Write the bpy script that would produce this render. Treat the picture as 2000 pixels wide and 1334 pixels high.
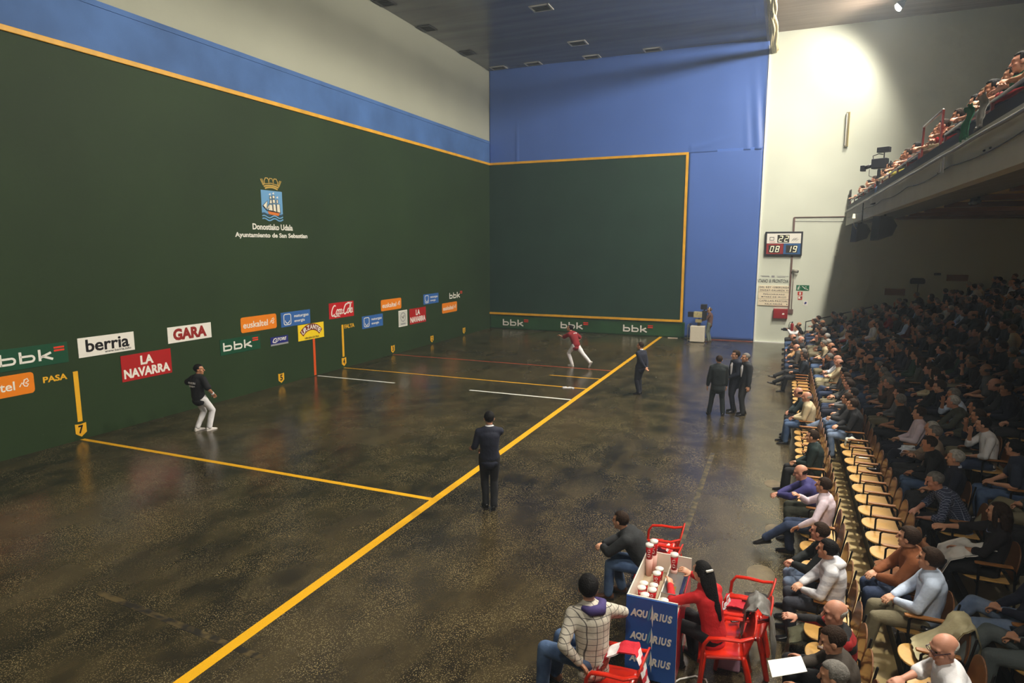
import bpy, bmesh, math, random
from mathutils import Vector, Matrix, Euler, noise
for _o in list(bpy.data.objects): bpy.data.objects.remove(_o)
SC = bpy.context.scene
COL = SC.collection
PI = math.pi
rnd = random.Random(11)
V = Vector
# ------------------------------------------------------------------ camera
CAM_F = 1255.5589
cd = bpy.data.cameras.new('camera'); cam = bpy.data.objects.new('camera', cd); COL.objects.link(cam)
cd.sensor_fit = 'HORIZONTAL'; cd.sensor_width = 36.0; cd.lens = CAM_F / 2000 * 36.0
cd.clip_start = 0.1; cd.clip_end = 200
_ya, _pi = -0.397881, -0.1453597
_f = V((math.sin(_ya) * math.cos(_pi), math.cos(_ya) * math.cos(_pi), math.sin(_pi)))
_r = V((math.cos(_ya), -math.sin(_ya), 0)); _u = _r.cross(_f)
cam.matrix_world = Matrix(((_r.x, _u.x, -_f.x, 15.95984), (_r.y, _u.y, -_f.y, -34.68084), (_r.z, _u.z, -_f.z, 4.754826), (0, 0, 0, 1)))
SC.camera = cam
# ------------------------------------------------------------------ world and exposure
w = bpy.data.worlds.new('world'); SC.world = w; w.use_nodes = True
w.node_tree.nodes['Background'].inputs[0].default_value = (0.55, 0.65, 0.85, 1)
w.node_tree.nodes['Background'].inputs[1].default_value = 0.02
SC.view_settings.view_transform = 'Standard'; SC.view_settings.look = 'None'
SC.view_settings.gamma = 1.0; SC.view_settings.use_curve_mapping = False
SC.view_settings.exposure = 0.0
SC.cycles.max_bounces = 5; SC.cycles.diffuse_bounces = 4; SC.cycles.glossy_bounces = 3; SC.cycles.transmission_bounces = 2; SC.cycles.volume_bounces = 0
SC.cycles.use_adaptive_sampling = True; SC.cycles.adaptive_threshold = 0.1; SC.cycles.adaptive_min_samples = 12; SC.cycles.use_light_tree = False
# flood lamps along the stand side of the hall (fixtures are built round them below)
FLOOD_X, FLOOD_Z = 19.7, 14.5
# (y, strength, aim x, cone degrees)
FLOODS = [(-2.7, 0.40, 3, 150), (-8.0, 1.15, 3, 150), (-13.5, 1.1, 3, 150), (-19.0, 0.95, 3, 150), (-24.5, 0.8, 8, 125), (-30.0, 0.9, 14, 100)]
FLOOD_W = 5000.0
FLOOD_COL = (1.0, 0.94, 0.82)
WARM_W = 26.0
REAR_LAMP = ((16.0, -38.5, 13.2), (15.2, -27.5, 0.0), 78, 0.42)   # place, aim, cone degrees, strength
HAZE = 0.0018
# ------------------------------------------------------------------ helpers
def lin(r, g, b):
    f = lambda c: (c / 255 / 12.92) if c / 255 <= 0.04045 else ((c / 255 + 0.055) / 1.055) ** 2.4
    return (f(r), f(g), f(b), 1)
class MB:
    def __init__(s): s.v = []; s.f = []
    def add(s, vs, fs):
        n = len(s.v); s.v += [tuple(v) for v in vs]; s.f += [tuple(i + n for i in f) for f in fs]; return s
    def box(s, x0, x1, y0, y1, z0, z1):
        return s.add([(x0,y0,z0),(x1,y0,z0),(x1,y1,z0),(x0,y1,z0),(x0,y0,z1),(x1,y0,z1),(x1,y1,z1),(x0,y1,z1)],
                     [(0,3,2,1),(4,5,6,7),(0,1,5,4),(1,2,6,5),(2,3,7,6),(3,0,4,7)])
    def prism(s, pts, d, M=None):
        # polygon in local XY extruded along +Z by d, then placed by M
        M = M or Matrix(); n = len(pts)
        vs = [M @ V((p[0], p[1], 0)) for p in pts] + [M @ V((p[0], p[1], d)) for p in pts]
        fs = [tuple(range(n - 1, -1, -1)), tuple(range(n, 2 * n))] + [(i, (i + 1) % n, n + (i + 1) % n, n + i) for i in range(n)]
        return s.add(vs, fs)
    def rings(s, rings, cap=True):
        n = len(rings[0]); vs = [p for r in rings for p in r]; fs = []
        for k in range(len(rings) - 1):
            for i in range(n): fs.append((k*n+i, k*n+(i+1)%n, (k+1)*n+(i+1)%n, (k+1)*n+i))
        if cap: fs += [tuple(range(n - 1, -1, -1)), tuple((len(rings)-1)*n + i for i in range(n))]
        return s.add(vs, fs)
    def tube(s, pts, rad, n=10, side=None, rnd_cap=True):
        pts = [V(p) for p in pts]
        if not isinstance(rad, (list, tuple)): rad = [rad] * len(pts)
        rad = [(r, r) if not isinstance(r, (list, tuple)) else r for r in rad]
        rings = []; up = None
        for i, p in enumerate(pts):
            t = (pts[min(i+1, len(pts)-1)] - pts[max(i-1, 0)]); t = t.normalized() if t.length > 1e-9 else V((0,0,1))
            if side is not None: a = V(side); a = (a - t * a.dot(t)).normalized()
            elif up is None:
                a = V((1,0,0)) if abs(t.x) < .8 else V((0,1,0)); a = (a - t * a.dot(t)).normalized()
            else: a = (up - t * up.dot(t)).normalized()
            up = a; b = t.cross(a)
            ra, rb = rad[i]
            def ring(c, k): return [c + a*(ra*k*math.cos(2*PI*j/n)) + b*(rb*k*math.sin(2*PI*j/n)) for j in range(n)]
            m = min(ra, rb)
            if rnd_cap and i == 0: rings += [ring(p - t*m*.95, .3), ring(p - t*m*.65, .75)]
            rings.append(ring(p, 1))
            if rnd_cap and i == len(pts)-1: rings += [ring(p + t*m*.65, .75), ring(p + t*m*.95, .3)]
        return s.rings(rings)
    def ball(s, c, r, n=12, m=8, R=None):
        r = (r, r, r) if not isinstance(r, (list, tuple)) else r; R = R or Matrix.Identity(3); c = V(c)
        rings = []
        for k in range(m + 1):
            th = PI * (k + .0) / m; th = min(max(th, .12), PI - .12)
            rings.append([c + R @ V((r[0]*math.sin(th)*math.cos(2*PI*j/n), r[1]*math.sin(th)*math.sin(2*PI*j/n), -r[2]*math.cos(th))) for j in range(n)])
        return s.rings(rings)
    def mesh(s, name='mesh'):
        me = bpy.data.meshes.new(name); me.from_pydata(s.v, [], s.f); me.update(); return me
    def build(s, name, mat, parent=None, smooth=False, loc=None):
        o = link(name, s.mesh(name), mat, parent, smooth)
        if loc: o.location = loc
        return o
def link(name, me, mat=None, parent=None, smooth=False):
    o = bpy.data.objects.new(name, me); COL.objects.link(o)
    if mat is not None:
        if len(me.materials): me.materials[0] = mat
        else: me.materials.append(mat)
    if smooth and me: me.polygons.foreach_set('use_smooth', [True] * len(me.polygons))
    if parent is not None: o.parent = parent
    return o
def tag(o, label=None, cat=None, group=None, kind=None):
    if label: o['label'] = label
    if cat: o['category'] = cat
    if group: o['group'] = group
    if kind: o['kind'] = kind
    return o
def empty(name, loc=(0,0,0), rz=0):
    o = bpy.data.objects.new(name, None); COL.objects.link(o); o.location = loc; o.rotation_euler = (0,0,rz); o.empty_display_size = .1; return o
def struct(o): o['kind'] = 'structure'; return o
def bevel(o, wd=.01, seg=2):
    m = o.modifiers.new('bevel', 'BEVEL'); m.width = wd; m.segments = seg; m.limit_method = 'ANGLE'; return o
def copy_tree(o, parent=None):
    c = o.copy(); COL.objects.link(c)
    if parent is not None: c.parent = parent
    for ch in o.children: copy_tree(ch, c)
    return c
# ------------------------------------------------------------------ materials
_mats = {}
def mat(name, col, rough=.6, metal=0, emit=None, es=0, bump=0, bscale=30, var=0, vscale=3, spec=None, coat=0):
    if name in _mats: return _mats[name]
    m = bpy.data.materials.new(name); m.use_nodes = True; nt = m.node_tree; b = nt.nodes['Principled BSDF']
    c = col if len(col) == 4 else tuple(col) + (1,)
    b.inputs['Base Color'].default_value = c; b.inputs['Roughness'].default_value = rough; b.inputs['Metallic'].default_value = metal
    if spec is not None: b.inputs['Specular IOR Level'].default_value = spec
    if coat: b.inputs['Coat Weight'].default_value = coat
    if emit: b.inputs['Emission Color'].default_value = tuple(emit[:3]) + (1,); b.inputs['Emission Strength'].default_value = es
    if bump or var:
        tc = nt.nodes.new('ShaderNodeTexCoord')
    if var:
        n = nt.nodes.new('ShaderNodeTexNoise'); n.inputs['Scale'].default_value = vscale; n.inputs['Detail'].default_value = 6
        nt.links.new(tc.outputs['Object'], n.inputs['Vector'])
        r = nt.nodes.new('ShaderNodeValToRGB'); r.color_ramp.elements[0].position = .3; r.color_ramp.elements[1].position = .7
        r.color_ramp.elements[0].color = tuple(x * (1 - var) for x in c[:3]) + (1,); r.color_ramp.elements[1].color = tuple(min(1, x * (1 + var)) for x in c[:3]) + (1,)
        nt.links.new(n.outputs['Fac'], r.inputs['Fac']); nt.links.new(r.outputs['Color'], b.inputs['Base Color'])
    if bump:
        n = nt.nodes.new('ShaderNodeTexNoise'); n.inputs['Scale'].default_value = bscale; n.inputs['Detail'].default_value = 4
        nt.links.new(tc.outputs['Object'], n.inputs['Vector'])
        bp = nt.nodes.new('ShaderNodeBump'); bp.inputs['Strength'].default_value = bump; bp.inputs['Distance'].default_value = .02
        nt.links.new(n.outputs['Fac'], bp.inputs['Height']); nt.links.new(bp.outputs['Normal'], b.inputs['Normal'])
    _mats[name] = m; return m
class NT:
    # tiny node-graph helper for the larger surfaces
    def __init__(s, name, **kw):
        s.m = mat(name, (.5,.5,.5), **kw); s.t = s.m.node_tree; s.b = s.t.nodes['Principled BSDF']
        s.tc = s.t.nodes.new('ShaderNodeTexCoord')
    def n(s, typ, **kw):
        q = s.t.nodes.new(typ)
        for k, v in kw.items():
            if k in q.inputs: q.inputs[k].default_value = v
            else: setattr(q, k, v)
        return q
    def l(s, a, b): s.t.links.new(a, b)
    def map(s, scale=(1,1,1), loc=(0,0,0), rot=(0,0,0)):
        q = s.n('ShaderNodeMapping'); q.inputs['Scale'].default_value = scale; q.inputs['Location'].default_value = loc; q.inputs['Rotation'].default_value = rot
        s.l(s.tc.outputs['Object'], q.inputs['Vector']); return q.outputs['Vector']
    def noise(s, scale, detail=6, vec=None, rough=.5):
        q = s.n('ShaderNodeTexNoise'); q.inputs['Scale'].default_value = scale; q.inputs['Detail'].default_value = detail; q.inputs['Roughness'].default_value = rough
        s.l(vec if vec is not None else s.tc.outputs['Object'], q.inputs['Vector']); return q.outputs['Fac']
    def ramp(s, fac, stops):
        q = s.n('ShaderNodeValToRGB'); e = q.color_ramp.elements
        while len(e) < len(stops): e.new(.5)
        for i, (p, c) in enumerate(stops): e[i].position = p; e[i].color = c if len(c) == 4 else tuple(c) + (1,)
        s.l(fac, q.inputs['Fac']); return q.outputs['Color']
    def mix(s, fac, a, b, typ='MIX'):
        q = s.n('ShaderNodeMix'); q.data_type = 'RGBA'; q.blend_type = typ
        if isinstance(fac, (int, float)): q.inputs[0].default_value = fac
        else: s.l(fac, q.inputs[0])
        for i, x in ((6, a), (7, b)):
            if isinstance(x, tuple): q.inputs[i].default_value = x if len(x) == 4 else x + (1,)
            else: s.l(x, q.inputs[i])
        return q.outputs[2]
    def bump(s, h, strength, dist=.02):
        q = s.n('ShaderNodeBump'); q.inputs['Strength'].default_value = strength; q.inputs['Distance'].default_value = dist
        s.l(h, q.inputs['Height']); s.l(q.outputs['Normal'], s.b.inputs['Normal'])
    def col(s, c): s.l(c, s.b.inputs['Base Color'])
    def rough(s, c): s.l(c, s.b.inputs['Roughness'])
def g(v): return (v, v, v, 1)
# lettering
_dg = None
def text_mesh(body, wd=None, ht=None, bold=0.0, shear=0.0, depth=.006, size=1.0, space=1.0):
    c = bpy.data.curves.new('lettering', 'FONT'); c.body = body; c.size = size; c.offset = bold; c.shear = shear; c.extrude = .01
    c.resolution_u = 3; c.space_character = space; c.align_x = 'LEFT'
    o = bpy.data.objects.new('lettering', c); COL.objects.link(o)
    dg = bpy.context.evaluated_depsgraph_get(); me = bpy.data.meshes.new_from_object(o.evaluated_get(dg))
    bpy.data.objects.remove(o); bpy.data.curves.remove(c)
    if not len(me.vertices): return me
    xs = [v.co.x for v in me.vertices]; ys = [v.co.y for v in me.vertices]
    x0, x1, y0, y1 = min(xs), max(xs), min(ys), max(ys)
    sx = wd / (x1 - x0) if wd else 1; sy = ht / (y1 - y0) if ht else sx
    if wd is None and ht: sx = sy
    for v in me.vertices:
        v.co.x = (v.co.x - (x0+x1)/2) * sx; v.co.y = (v.co.y - (y0+y1)/2) * sy; v.co.z = depth if v.co.z > 0 else 0
    return me
LEFT = Matrix(((0,0,1,0),(1,0,0,0),(0,1,0,0),(0,0,0,1)))      # local x -> +Y, y -> +Z, z -> +X
FRONT = Matrix(((1,0,0,0),(0,0,-1,0),(0,1,0,0),(0,0,0,1)))    # local x -> +X, y -> +Z, z -> -Y
# ================================================================== the hall
# ---- floor material: dark worn asphalt with pale aggregate, slightly polished
q = NT('court_floor_asphalt', rough=.35)
nb = q.noise(.35, 5, q.map((1,.55,1)))
n2 = q.noise(2.2, 8, q.map((1,.5,1)))
base = q.ramp(nb, [(.36, lin(26,23,18)), (.5, lin(44,38,27)), (.64, lin(68,58,38))])
base = q.mix(q.ramp(n2, [(.42, g(0)), (.62, g(.6))]), base, lin(74,64,42))
vo = q.n('ShaderNodeTexVoronoi'); vo.inputs['Scale'].default_value = 52; q.l(q.tc.outputs['Object'], vo.inputs['Vector'])
sp = q.ramp(vo.outputs['Distance'], [(.2, g(1)), (.36, g(0))])
spm = q.n('ShaderNodeTexNoise'); spm.inputs['Scale'].default_value = 1.3; spm.inputs['Detail'].default_value = 8; q.l(q.tc.outputs['Object'], spm.inputs['Vector'])
spk = q.mix(1.0, sp, q.ramp(spm.outputs['Fac'], [(.36, g(0)), (.6, g(.95))]), 'MULTIPLY')
base = q.mix(spk, base, lin(150,136,98))
q.col(base)
q.rough(q.ramp(q.noise(.5, 6, q.map((1,.6,1))), [(.3, g(.12)), (.7, g(.32))]))
q.bump(q.noise(60, 3), .12, .01)
q.b.inputs['Specular IOR Level'].default_value = .5
M_floor = q.m
M_yel = mat('yellow_line_paint', lin(236,176,24), .5, bump=.05)
M_yelw = mat('yellow_wood_paint', lin(226,166,30), .5, var=.15, vscale=2)
M_orange = mat('orange_paint', lin(226,84,18), .45)
M_redl = mat('red_line_paint', lin(190,72,40), .5)
M_white = mat('white_paint', lin(235,235,228), .5)
M_black = mat('black_paint', lin(14,14,16), .5)
fl = struct(MB().box(-.3, 17.42, -42, .4, -.4, 0).build('floor', M_floor))
def fline(name, x0, x1, y0, y1, m, z=.003): return MB().box(x0, x1, y0, y1, -.01, z).build(name, m, fl)
fline('foul_line', 10.0, 10.16, -38, 0, M_yel)
fline('court_line', 0, 10.0, -24.55, -24.43, M_yel)
fline('court_line', 0, 10.0, -14.05, -13.96, M_yel)
fline('court_line', 8.05, 10.0, -12.26, -12.18, M_yel)
fline('court_line', 0, 10.0, -10.54, -10.46, M_redl)
fline('service_line', 0.1, 3.47, -15.76, -15.66, M_white)
fline('service_line', 6.44, 10.0, -15.76, -15.66, M_white)
M_worn = mat('worn_floor_patch', lin(96,82,54), .6, var=.3, vscale=5)
# faint worn ochre strip and pale worn patches in front of the first row
for x, y, wx, wy in ((16.05,-23.4,.14,.24),(15.9,-25.1,.2,.3),(16.0,-21.1,.16,.24)):
    MB().prism([(wx*math.cos(a*PI/8), wy*math.sin(a*PI/8)) for a in range(16)], .003, Matrix.Translation((x, y, 0))).build('worn_patch', M_worn, fl)
q = NT('worn_seam_paint', rough=.6); q.col(q.ramp(q.noise(6, 8), [(.45, lin(34,30,22)), (.6, lin(88,74,44))])); M_seam = q.m
for (x0,y0,x1,y1) in ((14.62,-26.3,14.72,-19.5),): MB().box(x0,x1,y0,y1,-.01,.002).build('worn_seam', M_seam, fl)
MB().prism([(-1.6,.06),(1.6,-.02),(1.6,-.12),(-1.6,-.04)], .002, Matrix.Translation((9.0,-29.3,0)) @ Matrix.Rotation(-.05,4,'Z')).build('worn_seam', M_seam, fl)

# ---- left wall
def plaster(name, c, var=.12, sc=.6, rough=.6, bump=.1, scratch=None, spec=.2):
    q = NT(name, rough=rough)
    a = q.noise(sc, 8); c0 = tuple(x*(1-var) for x in c[:3]); c1 = tuple(x*(1+var) for x in c[:3])
    col = q.ramp(a, [(.35, c0), (.65, c1)])
    if scratch:
        vo = q.n('ShaderNodeTexVoronoi'); vo.inputs['Scale'].default_value = 3.1; q.l(q.tc.outputs['Object'], vo.inputs['Vector'])
        col = q.mix(q.ramp(vo.outputs['Distance'], [(.018, g(.8)), (.03, g(0))]), col, scratch)
    q.col(col); q.bump(q.noise(9, 6), bump, .02); q.b.inputs['Specular IOR Level'].default_value = spec; return q.m
M_green = plaster('green_wall_paint', (.021,.042,.0135,1), .1, .35, .6, .12, lin(90,104,84))
M_green2 = plaster('green_front_paint', (.018,.047,.031,1), .08, .5, .55, .06, lin(120,140,130))
M_pad = plaster('green_padding', (.026,.08,.028,1), .1, 1.2, .45, .1)
M_bluew = plaster('blue_wall_band', lin(74,108,162), .2, .55, .6, .08)
M_cream = plaster('cream_upper_wall', lin(166,167,150), .04, .4, .6, .05)
M_whitew = plaster('white_end_wall', lin(212,216,200), .04, .5, .55, .08)
wl = struct(MB().box(-.4, -.02, -42, .4, 0, 14.75).build('wall_left', M_cream))
MB().box(-.02, 0, -42, 0, 0, 9.42).build('painted_panel', M_green, wl)
bevel(MB().box(-.02, .05, -42, 0, 9.42, 9.55).build('yellow_rail', M_yelw, wl), .012)
MB().box(-.02, 0, -42, 0, 9.55, 10.62).build('blue_band', M_bluew, wl)
MB().box(-.02, .02, -42, 0, 10.62, 10.76).build('blue_coping', M_bluew, wl)
# ---- front wall: blue sheet, green target panel with yellow edging, white right half
def cloth_panel(x0, x1, z0, z1, nx, nz, fn):
    b = MB(); vs = []; fs = []
    for j in range(nz + 1):
        for i in range(nx + 1):
            x = x0 + (x1-x0)*i/nx; z = z0 + (z1-z0)*j/nz; vs.append((x, -.03 - fn(x, z), z))
    for j in range(nz):
        for i in range(nx):
            a = j*(nx+1)+i; fs.append((a, a+1, a+nx+2, a+nx+1))
    n = len(vs); vs += [(v[0], .0, v[2]) for v in vs]
    b.add(vs, fs)
    edge = [i for i in range(nx+1)] + [j*(nx+1)+nx for j in range(1, nz+1)] + [nz*(nx+1)+i for i in range(nx-1, -1, -1)] + [j*(nx+1) for j in range(nz-1, 0, -1)]
    b.f += [(edge[k], edge[k-1], edge[k-1]+n, edge[k]+n) for k in range(len(edge))]
    return b
M_tarp = mat('blue_sheet_vinyl', lin(74,106,178), .42, bump=.05, bscale=3, var=.05, vscale=.4)
wf = struct(MB().box(-.4, 28.5, .0, .4, 0, 15.2).build('wall_front', M_whitew))
def wr1(x, z):
    d = abs(x - 1.7); k = .05*math.exp(-(d/.05)**2)*max(0, min(1, (12.2 - z)/2.0)) if z > 9.5 else 0
    return k + .012*noise.noise(V((x*.8, z*.25, 1)))
def wr2(x, z):
    t = max(0, (x-13.6)/1.15); k = .035*t*math.sin(6*(x-14.7)*2 + z*1.1)*math.exp(-((z-10.3)/2.2)**2)
    k += .03*math.exp(-((z - (9.75 + .16*(x-11.2)**1.5))/.12)**2)*max(0, min(1, (13.6-x)/1.5))
    return k + .01*noise.noise(V((x*.7, z*.3, 4)))
cloth_panel(0, 14.75, 9.5, 14.7, 190, 60, lambda x, z: wr1(x, z) + (wr2(x, z) if x > 11.2 else 0)).build('blue_sheet', M_tarp, wf, True)
cloth_panel(11.19, 14.72, 0.04, 9.62, 30, 60, lambda x, z: .012*noise.noise(V((x*.7, z*.25, 9)))).build('blue_sheet', M_tarp, wf, True)
MB().box(0, 11.18, -.08, 0, .84, 9.55).build('target_panel', M_green2, wf)
bevel(MB().box(0, 11.18, -.12, -.08, 9.42, 9.55).build('yellow_edging', M_yelw, wf), .01)
bevel(MB().box(11.05, 11.18, -.12, -.08, .84, 9.42).build('yellow_edging', M_yelw, wf), .01)
bevel(MB().box(0, 11.18, -.16, -.08, .84, .96).build('yellow_edging', M_yelw, wf), .01)
cloth_panel(0, 11.3, 0.0, .84, 150, 10, lambda x, z: .02 + .02*noise.noise(V((x*1.3, z*1.2, 2))) + .03*math.exp(-(x/.35)**2)).build('base_padding', M_pad, wf, True)
MB().box(14.74, 14.80, -.08, 0, 0, 14.3).build('white_batten', M_white, wf)
MB().box(12.6, 14.7, -.25, 0, 0, .012).build('red_floor_edge', mat('red_floor_paint', lin(120,50,40), .6, var=.4, vscale=4), wf)
MB().box(14.8, 16.3, -.12, 0, 0, .05).build('white_skirting', M_white, wf)
# ---- ceilings
q = NT('ceiling_glossy_slats', rough=.22)
q.col(q.ramp(q.noise(.6, 4, q.map((.3,3,1))), [(.35, lin(92,94,100)), (.65, lin(112,112,116))]))
wv = q.n('ShaderNodeTexWave'); wv.wave_type = 'BANDS'; wv.bands_direction = 'Y'; wv.inputs['Scale'].default_value = 1.6; wv.inputs['Distortion'].default_value = .2
q.l(q.tc.outputs['Object'], wv.inputs['Vector']); q.bump(wv.outputs['Fac'], .05, .01)
q.b.inputs['Specular IOR Level'].default_value = .8
M_ceil = q.m
cl = struct(MB().box(-.4, 14.62, -42, .0, 14.62, 14.9).build('ceiling', M_ceil))
MB().box(14.62, 14.74, -42, 0, 14.5, 14.95).build('edge_beam', mat('grey_beam', lin(110,104,104), .5), cl)
q = NT('ceiling_brown_boards', rough=.55)
q.col(q.ramp(q.noise(2, 5, q.map((.2,4,1))), [(.3, lin(120,104,92)), (.7, lin(142,124,110))])); M_ceilb = q.m
cl2 = struct(MB().box(14.74, 28.5, -42, 0, 14.86, 15.2).build('ceiling_stand', M_ceilb))
struct(MB().box(-.4, 28.5, -42.4, -42, 0, 15.2).build('wall_back', M_cream))
struct(MB().box(26.6, 27.0, -42, 0, 0, 15.2).build('wall_right', plaster('grey_rear_wall', lin(120,122,118), .06)))
# ---- stand terraces (rows climb away from the court)
ROW0, PITCH, RISE = 16.65, .85, .24
M_conc = plaster('terrace_concrete', lin(128,116,92), .2, 1.5, .7, .15)
M_dark = plaster('terrace_riser_dark', lin(46,44,42), .25, 2.5, .7, .2)
fs = struct(MB().box(16.95, 17.42, -31.5, 0, -.1, .012).build('floor_stand', plaster('walkway_boards', lin(204,180,126), .14, 2.2, .5, .1)))
for r in range(1, 12):
    x0 = 17.42 + (r-1)*PITCH; z = r*RISE
    MB().box(x0, x0 + PITCH + (2 if r == 11 else 0), -31.5, 0, z-.3, z).build('terrace_step', M_conc, fs)
    MB().box(x0-.012, x0, -31.5, 0, z-RISE, z-.002).build('terrace_riser', M_dark, fs)
    MB().box(x0-.03, x0+.03, -31.5, 0, z-.002, z+.02).build('nosing', M_black, fs)
def row_xz(r): return ROW0 + r*PITCH, r*RISE
# ---- balcony over the stand
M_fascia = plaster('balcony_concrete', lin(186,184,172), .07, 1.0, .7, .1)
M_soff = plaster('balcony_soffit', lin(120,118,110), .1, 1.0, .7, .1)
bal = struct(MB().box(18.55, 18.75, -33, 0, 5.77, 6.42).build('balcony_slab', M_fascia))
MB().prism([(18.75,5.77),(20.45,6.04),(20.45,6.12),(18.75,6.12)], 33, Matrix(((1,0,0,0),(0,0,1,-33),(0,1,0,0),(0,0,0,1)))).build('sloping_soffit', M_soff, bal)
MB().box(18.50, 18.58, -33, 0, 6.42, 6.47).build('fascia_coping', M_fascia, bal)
MB().tube([(18.46,y,6.36 + .006*math.sin(y*2.1)) for y in [-33 + .5*i for i in range(66)]], .028, 8).build('fascia_pipe', mat('grey_pipe', lin(120,118,112), .45), bal, True)
MB().tube([(18.53,y,6.16 - .07*math.sin(PI*((y/4.2) % 1))) for y in [-33 + .35*i for i in range(95)]], .008, 6).build('fascia_cable', M_black, bal, True)
MB().box(18.52, 18.549, -7.35, -7.25, 5.7, 6.45).build('fascia_joint', M_dark, bal)
for r in range(8):
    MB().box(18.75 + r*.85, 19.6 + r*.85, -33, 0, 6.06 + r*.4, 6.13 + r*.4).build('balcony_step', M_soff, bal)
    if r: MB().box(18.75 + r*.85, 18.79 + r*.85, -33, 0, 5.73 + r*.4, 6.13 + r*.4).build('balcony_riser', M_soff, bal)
# ceiling below the balcony with its brown beams
M_beamb = plaster('brown_beam_paint', lin(120,86,58), .15, 1.2, .5, .05)
M_uc = plaster('ochre_underside', lin(206,168,96), .1, .8, .6, .05)
uc = struct(MB().box(20.45, 26.6, -33, 0, 6.12, 6.25).build('ceiling_under_balcony', M_uc))
for y in (-1.2, -4.4, -7.6, -10.8, -14.0, -17.2, -20.4, -23.6, -26.8, -30.0):
    MB().box(20.45, 26.6, y-.14, y+.14, 5.98, 6.13).build('beam', M_beamb, uc)
# ---- rolled protective net along the edge of the court ceiling
net = empty('rolled_net', (14.96, 0, 14.07)); tag(net, 'cream rolled protective net hanging along the edge of the court ceiling', 'net')
M_net = mat('cream_net_cord', lin(206,192,150), .9, bump=.6, bscale=60, var=.12, vscale=6)
for k in range(18):
    a = rnd.uniform(0, 2*PI); rr = .12*math.sqrt(rnd.random()); ph = rnd.uniform(0, 9)
    pts = [(rr*math.cos(a)*1.0 + .04*math.sin(y*1.7+ph), y, rr*math.sin(a)*1.2 + .03*math.sin(y*1.1+ph*2) - .03*math.cos(y*.9)) for y in [-.05 - .45*i for i in range(72)]]
    MB().tube(pts, .042 + .02*rnd.random(), 7).build('net_strand', M_net, net, True)
for y in (-.3, -3, -6, -9, -12, -15, -18, -21, -24, -27, -30):
    MB().tube([(0, y, -.2), (0, y, .79)], .01, 6).build('hanger', M_black, net)
# ---- hatches in the court ceiling
def hatch(x, y, wx, wy, label, dark):
    t = empty('ceiling_hatch', (x, y, 14.62)); tag(t, label, 'hatch', 'ceiling hatches')
    fr = MB()
    for s in (-1, 1):
        fr.box(s*wx/2-.04, s*wx/2+.04, -wy/2-.04, wy/2+.04, -.035, .0); fr.box(-wx/2, wx/2, s*wy/2-.04, s*wy/2+.04, -.035, .0)
    fr.build('frame', mat('dark_frame', lin(60,60,60), .5) if dark else mat('pale_frame', lin(190,188,180), .5), t)
    MB().box(-wx/2, wx/2, -wy/2, wy/2, -.012, 0).build('opening', mat('hatch_dark', lin(34,34,32), .6), t)
    for i in range(5): MB().box(-wx/2, wx/2, -wy/2 + wy*(i+.5)/5-.01, -wy/2 + wy*(i+.5)/5+.01, -.03, -.012).build('slat', mat('hatch_slat', lin(70,68,64), .5), t)
hatch(6.05,-7.96,.8,.62,'pale framed ceiling hatch second from the front wall over mid court',0)
hatch(6.09,-2.9,.8,.62,'pale framed ceiling hatch over mid court near the front wall',0)
for x, n in ((.75,'beside the corner'),(2.81,'second from the corner'),(6.08,'third from the corner'),(9.25,'farthest from the corner')):
    hatch(x,-.42,.8,.5,'pale framed ceiling hatch against the front wall, '+n,0)
for y, n in ((-3.57,'nearest the front corner'),(-7.63,'second from the front corner'),(-11.0,'third from the front corner')):
    hatch(.42,y,.55,.7,'dark ceiling hatch along the long wall, '+n,1)
# ---- flood lamps
M_lampg = mat('lamp_glass_lit', (1,.95,.85), .3, emit=(1,.93,.78), es=60)
M_lampb = mat('lamp_housing', lin(60,58,58), .45, metal=.6)
_fl = [((FLOOD_X, y, FLOOD_Z), (ax_, y, .5), cone, k) for y, k, ax_, cone in FLOODS] + [REAR_LAMP]
for i, (pos, aim, cone, k) in enumerate(_fl):
    aim = V(aim); pos = V(pos); d = (aim - pos).normalized()
    t = empty('flood_lamp', pos); t.rotation_mode = 'QUATERNION'; t.rotation_quaternion = d.to_track_quat('-Z', 'Y')
    tag(t, 'lit flood lamp under the stand ceiling, ' + ['beside the front wall','second from the front wall','third from the front wall','fourth from the front wall','fifth from the front wall','sixth from the front wall','by the rear wall behind the cart'][i], 'lamp', 'flood lamps')
    MB().rings([[V((a*sx*.5, b*sx*.5, z)) for a, b in ((-.3,-.2),(.3,-.2),(.3,.2),(-.3,.2))] for sx, z in ((.9,.22),(1.3,.12),(1.7,0),(1.75,-.02))]).build('housing', M_lampb, t)
    MB().rings([[V((.24*math.cos(j*PI/8), .15*math.sin(j*PI/8), z)) for j in range(16)] for z in (-.03,-.06)]).build('glass', M_lampg, t)
    br = MB().tube([(-.3,0,.1),(-.3,0,.3),(.3,0,.3),(.3,0,.1)], .015, 6); br.build('bracket', M_lampb, t)
    MB().tube([V((0,0,.3)), d.to_track_quat('-Z','Y').inverted() @ V((0,0,14.82-pos.z))], .02, 8).build('drop_rod', M_lampb, t)
    ld = bpy.data.lights.new('flood_light', 'SPOT'); ld.energy = FLOOD_W * k; ld.color = FLOOD_COL; ld.spot_size = math.radians(cone); ld.spot_blend = .5; ld.shadow_soft_size = .4
    lo = bpy.data.objects.new('flood_light', ld); COL.objects.link(lo); lo.parent = t; lo.location = (0,0,-.12)
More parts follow.
